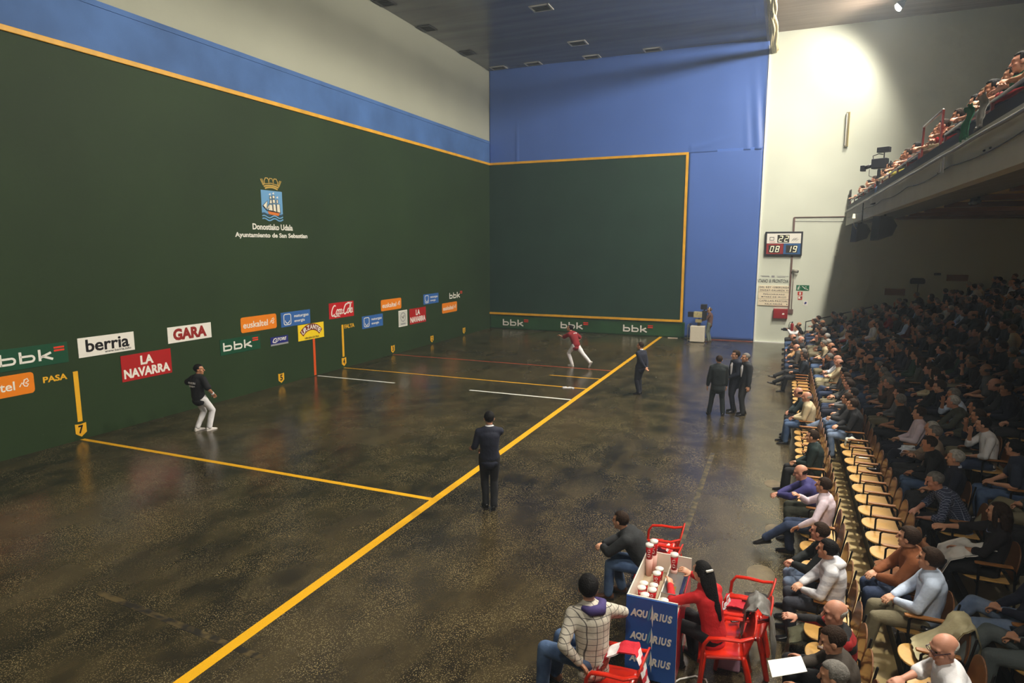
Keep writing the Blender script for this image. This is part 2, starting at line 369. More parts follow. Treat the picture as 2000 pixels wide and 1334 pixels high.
# ================================================================== signs and wall marks
def col(name, r, g_, b, rough=.4): return mat(name, lin(r,g_,b), rough)
S_white = col('sign_white', 240,236,226); S_black = col('sign_black', 18,16,18); S_red = col('sign_red', 176,22,22); S_orange = col('sign_orange', 240,132,10)
S_blue = col('sign_blue', 52,102,172); S_dblue = col('sign_dark_blue', 30,36,120); S_yel = col('sign_yellow', 250,214,30); S_green = col('sign_green', 14,74,48)
S_grey = col('sign_grey', 150,150,152); S_maroon = col('sign_maroon', 120,36,20); S_gold = col('crest_gold', 196,160,70); S_sky = col('crest_sky', 104,160,206); S_hull = col('crest_hull', 220,120,40)
def rrect(w_, h, r, n=5):
    pts = []
    for cx, cy, a0 in ((w_/2-r, h/2-r, 0), (-w_/2+r, h/2-r, PI/2), (-w_/2+r, -h/2+r, PI), (w_/2-r, -h/2+r, 1.5*PI)):
        pts += [(cx + r*math.cos(a0 + PI/2*i/n), cy + r*math.sin(a0 + PI/2*i/n)) for i in range(n+1)]
    return pts
def ribbon(pts, wd, d, z=0, close=False):
    # flat stroke of width wd along a polyline in local XY, thickness d
    b = MB(); P = [V((p[0], p[1], 0)) for p in pts]; n = len(P); Lq = []; Rq = []
    for i, p in enumerate(P):
        a = P[i-1] if (i or close) else p; c = P[(i+1) % n] if (i < n-1 or close) else p
        t = (c - a).normalized(); nn = V((-t.y, t.x, 0)); ww = wd[i] if isinstance(wd, (list, tuple)) else wd
        Lq.append(p + nn*ww/2); Rq.append(p - nn*ww/2)
    rings = [[l + V((0,0,z)), r + V((0,0,z)), r + V((0,0,z+d)), l + V((0,0,z+d))] for l, r in zip(Lq, Rq)]
    if close: rings.append(rings[0])
    return b.rings(rings)
def sub(b, name, m, parent, smooth=False): return b.build(name, m, parent, smooth)
def letters(body, m, parent, x, y, wd, ht, z=.012, bold=.02, shear=0, name='lettering', space=1.0, rot=0):
    o = link(name, text_mesh(body, wd, ht, bold, shear, .004, 1.0, space), m, parent); o.location = (x, y, z); o.rotation_euler = (0,0,rot); return o
def sign(name, label, M, cx, cz, w_, h, m, r=0, cat='sign', group='advertising signs on the long wall', th=.012, off=.0):
    pts = rrect(w_, h, r) if r else [(-w_/2,-h/2),(w_/2,-h/2),(w_/2,h/2),(-w_/2,h/2)]
    o = MB().prism(pts, th).build(name, m)
    o.matrix_world = (Matrix.Translation((off, cx, cz)) @ LEFT) if M is LEFT else (Matrix.Translation((cx, -off, cz)) @ FRONT)
    return tag(o, label, cat, group)
def bbk(parent, x, y, wd, ht, z=.012):
    # lower-case b b k with two red bars top right; (x,y) is the bottom-left of the letters
    u = wd/4.22; h = ht*.93; t = .2*ht
    for k in range(2):
        b = MB(); x0 = x + k*1.22*u; bw = u*.98
        b.prism([(x0,y),(x0+t,y),(x0+t,y+h),(x0,y+h)], .004, Matrix.Translation((0,0,z)))
        bh = h*.66; rr = bh*.42; ring = [(x0+t*.5,y+t*.42),(x0+bw-rr,y+t*.42)] + [(x0+bw-rr+rr*math.sin(a*PI/8)*.85, y+bh/2-(bh/2-t*.42)*math.cos(a*PI/8)) for a in range(1,8)] + [(x0+bw-rr,y+bh-t*.42),(x0+t*.5,y+bh-t*.42)]
        tmp = ribbon(ring, t*.86, .004, z); b.add(tmp.v, tmp.f); sub(b, 'letter', S_white, parent)
    x0 = x + 2.44*u; b = MB()
    b.prism([(x0,y),(x0+t,y),(x0+t,y+h),(x0,y+h)], .004, Matrix.Translation((0,0,z)))
    for a, c in (((x0+t*.8,y+h*.3),(x0+u*.85,y+h*.64)), ((x0+t*1.3,y+h*.42),(x0+u*.95,y+.03*h))):
        tmp = ribbon([a, c], t*.95, .004, z); b.add(tmp.v, tmp.f)
    sub(b, 'letter', S_white, parent)
    x0 = x + 3.5*u
    for yy in (y + ht*.62, y + ht*.86):
        MB().prism([(x0,yy),(x0+u*.72,yy),(x0+u*.72,yy+ht*.15),(x0,yy+ht*.15)], .004, Matrix.Translation((0,0,z))).build('red_bar', mat('sign_bright_red', lin(226,60,34), .4), parent)
def euskaltel(label, y0, y1, z0, z1, cut=None):
    w_, h = y1-y0, z1-z0
    s = sign('telecom_sign', label, LEFT, (y0+y1)/2, (z0+z1)/2, w_, h, S_orange, h*.16)
    letters('euskaltel', S_white, s, -w_*.1, -h*.02, w_*.68, h*.42, bold=.014)
    pts = [(w_*.30,-h*.12),(w_*.335,h*.06),(w_*.37,-h*.12),(w_*.40,-h*.14),(w_*.42,-h*.05),(w_*.38,h*.02),(w_*.425,h*.1),(w_*.41,h*.22),(w_*.37,h*.18),(w_*.355,h*.0)]
    sub(ribbon(pts, h*.05, .004, .012), 'butterfly_mark', S_white, s); return s
def naturgas(label, y0, y1, z0, z1):
    w_, h = y1-y0, z1-z0
    s = sign('gas_company_sign', label, LEFT, (y0+y1)/2, (z0+z1)/2, w_, h, S_blue)
    c = rrect(h*.68, h*.72, h*.14); c = [(x - w_*.29, y) for x, y in c]
    sub(ribbon(c, h*.06, .004, .012, True), 'logo_frame', S_white, s)
    sub(ribbon([(-w_*.29 + h*.22*math.cos(a), -h*.02 + h*.24*math.sin(a)) for a in [PI*(1.02 + .9*i/8) for i in range(9)]], [h*.03]+[h*.06]*7+[h*.03], .004, .012), 'smile_mark', S_white, s)
    letters('naturgas', S_white, s, w_*.19, h*.13, w_*.5, h*.24, bold=.012); letters('energia', S_white, s, w_*.12, -h*.2, w_*.36, h*.24, bold=.012); return s
def navarra(label, y0, y1, z0, z1):
    w_, h = y1-y0, z1-z0
    s = sign('winery_sign', label, LEFT, (y0+y1)/2, (z0+z1)/2, w_, h, S_red)
    letters('LA', S_white, s, 0, h*.22, w_*.26, h*.36, bold=.04); letters('NAVARRA', S_white, s, 0, -h*.22, w_*.92, h*.36, bold=.04)
    return s
# --- lower and upper rows of signs along the long wall
s = sign('bank_sign','dark green bank sign with white letters cut by the photo edge',LEFT,-25.46,2.245,1.66,.5,S_green); bbk(s,-.68,-.13,1.43,.29)
euskaltel('orange telecom sign below the first bank sign beside PASA',-27.06,-25.46,1.41,1.9)
s = sign('newspaper_sign','white newspaper sign with black lettering, above the number seven bar',LEFT,-23.63,2.285,1.5,.49,S_white)
letters('berria',S_black,s,.02,.03,1.16,.32,bold=.022); letters('www.berria.info',S_black,s,.28,-.17,.72,.065,bold=.006)
navarra('red winery sign behind the player in black',-23.31,-21.8,1.22,1.92)
s = sign('newspaper_sign','white newspaper sign with dark red lettering',LEFT,-21.1,2.28,1.51,.46,S_white); letters('GARA',mat('gara_red',lin(150,34,28),.4),s,.0,0,1.16,.34,bold=.05)
euskaltel('orange telecom sign right of the dark red newspaper sign',-19.18,-17.59,2.02,2.52)
s = sign('bank_sign','dark green bank sign with white letters above the number five',LEFT,-19.22,1.665,1.66,.49,S_green); bbk(s,-.72,-.13,1.46,.29)
naturgas('blue gas company sign next to the upper orange telecom sign',-17.38,-15.88,2.0,2.51)
s = sign('sports_shop_sign','small dark blue sign with grey foot strip',LEFT,-17.5,1.565,.84,.3,S_dblue)
MB().box(-.42,.42,-.15,-.09,.012,.016).build('grey_strip', S_grey, s)
letters('TORE',S_white,s,.12,.05,.44,.11,bold=.03,shear=.3)
sub(ribbon([(-.32,-.02),(-.26,.08),(-.16,.1),(-.12,.04),(-.2,.02),(-.1,-.02),(-.2,-.04),(-.32,-.02)],.035,.004,.012),'swoosh_mark',S_white,s)
s = sign('olive_oil_sign','yellow olive oil sign with a brown arch above the orange bar',LEFT,-15.855,1.69,1.41,.58,S_yel)
sub(ribbon([(.62*math.sin(a), -.33 + .5*math.cos(a)) for a in [-1.0 + 2*i/14 for i in range(15)]], .24, .003, .012),'arch',S_maroon,s)
for i, ch in enumerate('URZANTE'):
    a = -.8 + 1.6*i/6; letters(ch,S_white,s,.62*math.sin(a),-.33+.5*math.cos(a),.15,.17,z=.016,bold=.03,rot=-a*.6,name='letter')
letters('VIRGEN EXTRA',S_black,s,.02,-.225,.8,.07,bold=.02)
s = sign('cola_sign','red cola sign with white script lettering',LEFT,-14.03,2.325,1.54,.61,mat('cola_red',lin(196,24,28),.35))
def script(parent, k=1.0, z=.012, m=None):
    # white flowing script, drawn as ribbons (unit about 1.3 x .42)
    m = m or S_white
    def arc(cx, cy, rx, ry, a0, a1, n=12, sh=.35): return [(cx + rx*math.cos(math.radians(a0+(a1-a0)*i/n)) + sh*ry*math.sin(math.radians(a0+(a1-a0)*i/n)), cy + ry*math.sin(math.radians(a0+(a1-a0)*i/n))) for i in range(n+1)]
    st = [ (arc(-.47,.0,.11,.19,55,320),.05), ([(-.36,-.12),(-.33,-.06)],.03) ]
    for cx in (-.27, -.06 ): st.append((arc(cx,-.06,.055,.09,0,360),.042))
    st.append((arc(-.165,-.06,.05,.09,50,310),.042))
    st += [([(.0,.02),(-.02,-.1),(.02,-.15),(.06,-.1)],.04), ([(.06,-.02),(.12,-.01)],.045)]
    st += [(arc(.24,.02,.11,.19,60,320),.05), (arc(.39,-.06,.055,.09,0,360),.042), ([(.44,-.1),(.5,.0),(.55,.16),(.52,.2),(.48,.1),(.48,-.12),(.53,-.13)],.036), (arc(.58,-.06,.055,.09,0,360),.042), ([(.635,.02),(.62,-.12),(.67,-.13)],.04)]
    st += [([(-.52,-.17),(-.38,-.24),(-.25,-.19),(-.1,-.23),(-.3,-.21),(-.45,-.19)],.03), ([(.28,.2),(.4,.22),(.55,.19),(.66,.23),(.5,.24),(.34,.25)],.03)]
    b = MB()
    for p, wd in st:
        t = ribbon([(x*k, y*k) for x, y in p], wd*k, .004, z); b.add(t.v, t.f)
    return b
sub(script(s, 1.05),'script_lettering',S_white,s)
naturgas('blue gas company sign beside the FALTA mark',-12.73,-11.23,1.4,1.92)
euskaltel('orange telecom sign above the blue gas company sign near FALTA',-11.34,-9.73,2.01,2.5)
s = sign('league_card','white card with a grey round emblem beside the far red winery sign',LEFT,-9.615,1.54,.73,.74,S_white)
sub(ribbon([(.2*math.cos(a*PI/10), .06+.2*math.sin(a*PI/10)) for a in range(20)], .045, .004, .012, True),'ring_emblem',S_grey,s); sub(ribbon([(-.1,.1),(0,.0),(.1,.14)],.04,.004,.012),'emblem_stroke',S_black,s)
MB().box(-.2,.2,-.28,-.22,.012,.016).build('caption_strip', S_grey, s); MB().box(-.33,.33,-.33,.33,.011,.0135).build('inner_panel', mat('card_grey',lin(206,206,196),.5), s)
navarra('red winery sign toward the front corner',-9.05,-7.56,1.18,1.91)
naturgas('blue gas company sign closest to the front corner',-7.76,-6.29,2.01,2.5)
euskaltel('orange telecom sign closest to the front corner',-5.93,-4.3,1.4,1.92)
s = sign('bank_sign','green bank sign with white letters in the front corner',LEFT,-4.42,2.25,1.62,.46,M_green); bbk(s,-.72,-.15,1.46,.33)
# --- painted marks on the wall
def wall_text(name, body, y, z, wd, ht, m, label):
    o = link(name, text_mesh(body, wd, ht, .03, 0, .004), m); o.matrix_world = Matrix.Translation((.0, y, z)) @ LEFT; return tag(o, label, 'sign')
wall_text('pasa_lettering','PASA',-24.98,1.655,.56,.15,M_yel,'yellow word PASA painted on the green wall')
wall_text('falta_lettering','FALTA',-13.57,1.64,.64,.16,M_yel,'yellow word FALTA painted on the green wall')
def bar(label, y, z0, z1, m, wd=.12): return tag(MB().box(0,.008,y-wd/2,y+wd/2,z0,z1).build('wall_bar', m), label, 'wall mark', 'painted wall bars')
bar('yellow upright bar above the number seven shield',-24.5,.46,1.73,M_yel); bar('yellow upright bar above the number four shield',-14.02,.45,1.73,M_yel); bar('orange upright bar under the olive oil sign',-15.73,0.02,1.4,M_orange)
for n, y in ((7,-24.5),(5,-17.5),(4,-14.0),(3,-10.5),(2,-7.0),(1,-3.5)):
    o = MB().prism([(-.14,.14),(-.14,-.1),(0,-.2),(.14,-.1),(.14,.14),(0,.12)], .008).build('number_shield', M_yel)
    o.matrix_world = Matrix.Translation((0, y, .27)) @ LEFT; tag(o, 'yellow shield with black number %s at the foot of the green wall' % 'zero one two three four five six seven'.split()[n], 'number mark', 'court number shields')
    letters(str(n), S_black, o, 0, -.01, .12 if n != 1 else .06, .21, z=.008, bold=.03, name='number')
    if n in (3,2,1,5,4): pass
# --- city crest
cr = empty('city_crest', (.0, -17.5, 5.05)); cr.matrix_world = Matrix.Translation((0, -17.5, 5.05)) @ LEFT; tag(cr, 'painted crest of a sailing ship under a gold crown with white text below', 'crest')
letters('Donostiako Udala',S_white,cr,.005,.38,1.86,.2,z=0,bold=.03); letters('Ayuntamiento de San Sebastian',S_white,cr,0,.085,3.35,.2,z=0,bold=.03)
sh = MB().prism([(-.485,.81),(.485,.81),(.485,1.58),(-.485,1.58)], .006).build('shield', S_sky, cr)
for k, z in enumerate((.80,.72,.63)):
    sub(ribbon([(-.48 + .96*i/24, z + .035*math.sin(i/24*4*PI + .5)) for i in range(25)], .045, .006, 0.004), 'wave', S_sky if k else mat('crest_deep_blue', lin(40,80,110), .5), cr)
sub(MB().prism([(-.24,.93),(.34,.87),(.27,.76),(-.17,.8)], .004, Matrix.Translation((0,0,.008))), 'hull', S_hull, cr)
sub(ribbon([(-.44,1.06),(-.26,.92),(.38,.86)],.03,.004,.009),'deck_line',S_black,cr)
for p in ([(-.42,1.08),(-.22,1.24),(-.27,.96)],[(-.2,.93),(.01,.92),(-.01,1.12),(-.14,1.13)],[(.03,.92),(.18,.89),(.15,1.14),(.03,1.15)],[(.2,.89),(.36,.87),(.34,1.15),(.2,1.15)],[(-.13,1.16),(-.01,1.16),(-.02,1.28),(-.1,1.28)],[(.02,1.18),(.14,1.18),(.13,1.3),(.02,1.3)],[(.2,1.18),(.27,1.18),(.27,1.3),(.2,1.3)],[(-.12,1.31),(-.02,1.31),(-.03,1.4),(-.1,1.4)],[(.02,1.33),(.13,1.33),(.12,1.43),(.02,1.43)],[(-.26,.98),(-.16,1.13),(-.17,.97)]):
    sub(MB().prism(p if True else p, .004, Matrix.Translation((0,0,.010))), 'sail', mat('crest_sail', lin(236,230,206), .5), cr)
    sub(ribbon(p, .022, .005, .010, True), 'sail_outline', S_black, cr)
for x, y in ((-.1,1.45),(.06,1.49),(.24,1.37)): sub(MB().prism([(x-.05,y),(x+.04,y-.03),(x+.04,y+.05)], .004, Matrix.Translation((0,0,.01))), 'pennant', S_white, cr)
for k, z in enumerate((1.64,1.70)): sub(ribbon([((.29+.05*k)*-1 + 2*(.29+.05*k)*i/10, z + .05*math.sin(PI*i/10)) for i in range(11)], .05, .006, 0), 'crown_band', S_gold, cr)
for x in (-.2,0,.2): sub(ribbon([(x-.09,1.79),(x-.11,1.88),(x-.05,1.98),(x+.05,1.98),(x+.11,1.88),(x+.09,1.79)], .03, .006, 0), 'crown_arch', S_gold, cr)
for sx in (-1,1): sub(ribbon([(sx*.36,1.73),(sx*.47,1.93),(sx*.4,1.93),(sx*.33,1.75)], .03, .006, 0, True), 'crown_point', S_gold, cr)
sub(ribbon([(-.36,1.77),(0,1.83),(.36,1.77)], .025, .006, 0), 'crown_rim', S_gold, cr)
# --- white bank letters along the padded base of the front wall
for x, n in ((.83,'nearest the corner'),(4.42,'behind the running player'),(8.02,'closest to the yellow foul line')):
    e = empty('bank_lettering'); e.matrix_world = Matrix.Translation((x,-.085,.2)) @ FRONT; tag(e, 'white bank letters on the green base padding, '+n, 'sign', 'bank letters on the front wall'); bbk(e,0,0,1.62,.4,z=0)
# ================================================================== things on the white end wall
sb = empty('scoreboard'); sb.matrix_world = Matrix.Translation((15.03,-.0,4.35)) @ FRONT; tag(sb, 'black framed electronic scoreboard showing 22, 08 and 19', 'scoreboard')
W_, H_ = 1.7, 1.17
bevel(MB().box(0,W_,0,H_,0,.14).build('housing', mat('scoreboard_frame', lin(24,26,34), .4), sb), .02)
MB().box(.08,W_-.08,.60,H_-.09,.14,.145).build('white_panel', S_white, sb)
MB().box(.08,W_/2,.08,.59,.14,.145).build('red_panel', mat('scoreboard_red',lin(150,40,40),.4), sb); MB().box(W_/2+.01,W_-.08,.08,.59,.14,.145).build('blue_panel', mat('scoreboard_blue',lin(50,96,150),.4), sb)
M_seg = mat('lit_segment', lin(250,240,200), .4, emit=(1,.9,.6), es=.8); M_win = mat('digit_window', lin(48,46,40), .4)
SEG = {'0':'abcdef','1':'bc','2':'abged','8':'abcdefg','9':'abcdfg'}
def digit(ch, x, y, wd, ht):
    t = wd*.17; s_ = .18; b = MB(); sk = lambda yy: s_*(yy)
    R = {'a':(t*.6,wd-t*.6,ht-t,ht),'d':(t*.6,wd-t*.6,0,t),'g':(t*.6,wd-t*.6,ht/2-t/2,ht/2+t/2),'b':(wd-t,wd,ht/2+t*.3,ht-t*.3),'c':(wd-t,wd,t*.3,ht/2-t*.3),'f':(0,t,ht/2+t*.3,ht-t*.3),'e':(0,t,t*.3,ht/2-t*.3)}
    for sname in SEG[ch]:
        x0,x1,y0,y1 = R[sname]; b.prism([(x+x0+sk(y0),y+y0),(x+x1+sk(y0),y+y0),(x+x1+sk(y1),y+y1),(x+x0+sk(y1),y+y1)], .006, Matrix.Translation((0,0,.15)))
    b.build('digit', M_seg, sb)
for x0, y0, wd, s_ in ((.56,.64,.54,'22'),(.18,.14,.52,'08'),(.97,.14,.52,'19')):
    MB().box(x0,x0+wd,y0,y0+.37,.145,.15).build('digit_window', M_win, sb)
    for k, ch in enumerate(s_): digit(ch, x0+.05+k*wd*.48, y0+.04, wd*.3, .29)
sub(ribbon([(.22,.75),(.40,.75),(.40,.9),(.22,.9)],.03,.004,.146,True),'emblem',S_black,sb); MB().box(.2,.46,.655,.675,.146,.15).build('emblem_line', S_red, sb)
for k in range(7): sub(ribbon([(1.2+.03*k,.7+.05*(k%3)),(1.3+.035*k,.8+.03*((k*2)%4))],.012,.003,.146),'emblem_stroke',S_black,sb)
# board of players' names
nb_ = empty('names_board'); nb_.matrix_world = Matrix.Translation((14.85,-.0,1.87)) @ FRONT; tag(nb_, 'cream board with three panels of players\' names', 'board')
for k, (a, b_) in enumerate((('CAPELLAN-PASCUAL','XALA-HALDA'),('PEÑAGARIKANO','MTNEZ DE IRUJO'),('DEL REY -UBERUAGA','ONGAY-GALARZA VI'))):
    pn = bevel(MB().box(0,1.45,k*.34,k*.34+.325,0,.05).build('panel', mat('names_cream', lin(238,224,196), .5), nb_), .006)
    for j, tx in enumerate((b_, a)):
        wd = min(1.36, .082*len(tx)); l_ = link('lettering', text_mesh(tx, wd, .085, .02, 0, .003, 1.0, 1.25), S_black, pn); l_.location = (.725, k*.34+.085+j*.15, .05)
MB().box(1.33,1.37,.06,.11,.05,.054).build('end_square', S_black, nb_)
tl = link('frontoia_lettering', text_mesh('ATANO III FRONTOIA', 1.46, .17, .008, .1, .015), mat('steel_letters', lin(92,96,94), .35, metal=.5)); tl.matrix_world = Matrix.Translation((15.47,0,3.1)) @ FRONT; tag(tl, 'grey letters reading ATANO III FRONTOIA above the names board', 'sign')
pl = empty('caption_plate'); pl.matrix_world = Matrix.Translation((14.9,0,3.28)) @ FRONT; tag(pl, 'thin grey caption strips above the ATANO letters', 'sign')
for x0, x1, y in ((0,.42,.05),(.06,.42,.01),(.75,1.3,.05),(.78,1.15,.0)): MB().box(x0,x1,y,y+.022,0,.006).build('caption_line', S_grey, pl)
MB().box(.52,.66,-.01,.09,0,.006).build('caption_mark', S_grey, pl)
# fire safety
t = empty('exit_sign'); t.matrix_world = Matrix.Translation((16.58,0,2.66)) @ FRONT; tag(t, 'green emergency exit sign with white running figure', 'sign')
MB().box(0,.58,0,.26,0,.015).build('plate', mat('exit_green',lin(20,104,66),.4), t)
sub(MB().ball((.13,.21,.015),(.022,.022,.004)).add(ribbon([(.12,.18),(.09,.11),(.13,.08),(.1,.04)],.03,.004,.015).v, ribbon([(.12,.18),(.09,.11),(.13,.08),(.1,.04)],.03,.004,.015).f),'figure',S_white,t)
sub(ribbon([(.06,.15),(.12,.17),(.17,.13)],.02,.004,.015),'figure_arm',S_white,t); sub(ribbon([(.1,.1),(.05,.05)],.025,.004,.015),'figure_leg',S_white,t)
sub(ribbon([(.26,.2),(.36,.14),(.36,.1),(.46,.08),(.54,.04)],.025,.004,.015),'stairs',S_white,t); MB().prism([(.38,.18),(.46,.2),(.44,.15)],.004,Matrix.Translation((0,0,.015))).build('arrow', S_white, t)
def fsign(label, x0, x1, z0, z1, kind):
    t = empty('fire_notice'); t.matrix_world = Matrix.Translation((x0,0,z0)) @ FRONT; tag(t, label, 'sign'); a, h = x1-x0, z1-z0
    MB().box(0,a,0,h,0,.012).build('plate', mat('fire_red',lin(196,52,36),.4) if kind != 2 else S_white, t)
    if kind == 0: MB().box(a*.35,a*.65,h*.15,h*.85,.012,.015).build('pictogram', S_white, t)
    if kind == 1: MB().box(a*.1,a*.6,h*.3,h*.9,.012,.015).build('pictogram', S_white, t); MB().box(a*.55,a*.8,h*.45,h*.8,.015,.018).build('symbol', S_black, t)
    if kind == 2: MB().prism([(a*.25,h*.3),(a*.7,h*.35),(a*.75,h*.75),(a*.4,h*.8)],.004,Matrix.Translation((0,0,.012))).build('pictogram', S_dblue, t)
fsign('small red fire notice with a white figure below the exit sign',16.66,16.88,2.42,2.6,0)
fsign('small red and white hose notice under the other fire notice',16.68,16.88,2.2,2.38,1)
fsign('small white card with a blue mark below the fire notices',16.93,17.14,1.93,2.15,2)
t = empty('fire_hose_cabinet'); t.matrix_world = Matrix.Translation((15.6,0,1.25)) @ FRONT; tag(t, 'dark red fire hose cabinet under the names board', 'cabinet')
bevel(MB().box(0,.66,0,.48,0,.2).build('body', mat('hose_red',lin(150,24,28),.4), t), .012); MB().box(.03,.63,.03,.45,.2,.21).build('door', mat('hose_red',lin(150,24,28),.4), t)
MB().prism([(.4,.2),(.5,.2),(.52,.25),(.47,.29),(.42,.27)],.004,Matrix.Translation((0,0,.21))).build('white_mark', S_white, t)
t = empty('fire_extinguisher', (16.5,-.16,.62)); tag(t, 'red fire extinguisher hanging on the white wall', 'extinguisher')
MB().tube([(0,0,.0),(0,0,.36)], .075, 14).build('cylinder', mat('hose_red',lin(150,24,28),.3), t, True); MB().tube([(0,0,.4),(0,0,.48)], .03, 8).build('valve', S_black, t, True)
MB().tube([(.02,0,.47),(-.12,-.02,.46),(-.15,-.03,.3),(-.12,-.03,.1)], .014, 8).build('hose', S_black, t, True); MB().box(-.05,.05,.05,.16,.2,.26).build('bracket', S_grey, t)
# conduit, camera, fittings
t = empty('wall_conduit', (16.3,-.04,1.6)); tag(t, 'brown and grey vertical conduit running down past the scoreboard', 'pipe')
MB().box(-.04,.04,-.02,.04,0,4.6).build('duct', mat('conduit_brown',lin(110,84,76),.5), t); MB().tube([(.12,0,.1),(.12,0,1.9)], .025, 8).build('side_pipe', mat('conduit_grey',lin(150,140,130),.5), t, True)
MB().box(-.12,.2,-.03,.04,-.1,.12).build('junction', mat('conduit_brown',lin(110,84,76),.5), t)
tag(MB().tube([(16.3,-.03,6.2),(18.5,-.03,6.2)], .022, 8).build('wall_cable_tray', mat('conduit_brown',lin(110,84,76),.5), None, True), 'thin brown horizontal conduit from the vertical pipe to the balcony', 'pipe')
tag(MB().tube([(16.3,-.02,6.02),(18.5,-.02,5.98)], .010, 6).build('wall_cable', S_grey, None, True), 'thin grey cable below the horizontal conduit', 'cable')
t = empty('security_camera', (16.35,-.1,3.62)); tag(t, 'grey tubular security camera beside the conduit', 'camera')
MB().tube([(0,0,0),(.26,-.12,-.03)], .07, 12, rnd_cap=False).build('body', mat('cctv_grey',lin(140,136,124),.4), t, True); MB().tube([(.262,-.121,-.03),(.27,-.124,-.031)], .055, 12, rnd_cap=False).build('lens', S_black, t, True); MB().tube([(0,.1,-.02),(.02,0,-.05)], .02, 8).build('bracket', S_grey, t, True)
t = empty('wall_strip_light', (18.31,-.02,9.4)); tag(t, 'unlit upright strip light fitting on the bright white wall', 'light fitting')
MB().box(-.07,.07,-.1,0,0,1.55).build('housing', mat('strip_housing',lin(130,120,90),.4), t); MB().tube([(-.05,-.12,.06),(-.05,-.12,1.49)], .02, 8).build('tube', S_white, t, True); MB().box(.05,.08,-.14,-.02,.0,1.55).build('reflector', mat('strip_yellow',lin(190,170,90),.4), t)
for x0, x1, z0, z1, n in ((20.39,21.22,2.54,2.85,'nearer the court'),(22.8,23.62,3.25,3.53,'higher up the stand')):
    o = MB().box(x0,x1,-.03,0,z0,z1).build('wall_plaque', mat('plaque_brown',lin(130,86,50),.5)); tag(o, 'plain brown plaque on the dim end wall, '+n, 'plaque', 'brown wall plaques')
t = empty('wall_speaker', (21.65,-.2,3.1)); tag(t, 'dark hooded box on a thin stem against the dim end wall', 'speaker')
MB().rings([[V((x*k, y*k*.6, z)) for x, y in rrect(.62,.3,.08)] for k, z in ((.9,0),(1.0,.06),(.95,.2),(.75,.26))]).build('hood', S_black, t, True); MB().tube([(.03,0,.0),(.03,0,-.5)], .015, 6).build('stem', S_black, t)
o = MB().box(22.3,22.55,-.12,-.02,3.5,3.6).build('wall_box', S_black); tag(o, 'small dark box on the dim end wall beside the higher plaque', 'box')
# handrail climbing beside the end wall
t = empty('handrail', (17.1,-.35,0)); tag(t, 'dark metal handrail climbing beside the end wall', 'railing')
M_rail = mat('dark_rail', lin(34,34,34), .4, metal=.3)
MB().tube([(0,0,1.16),(2.95,0,2.04),(2.95,0,1.9)], .025, 8).build('top_rail', M_rail, t, True); MB().tube([(.6,0,.85),(2.95,0,1.58)], .02, 8).build('lower_rail', M_rail, t, True)
for x in (.0,1.2,2.95):
    zt = 1.16 + x*.298; MB().tube([(x,0,max(.0, .24*math.floor(max(0,(x-.32)/.85+1)) if x>.3 else .0)),(x,0,zt)], .02, 8).build('post', M_rail, t, True)
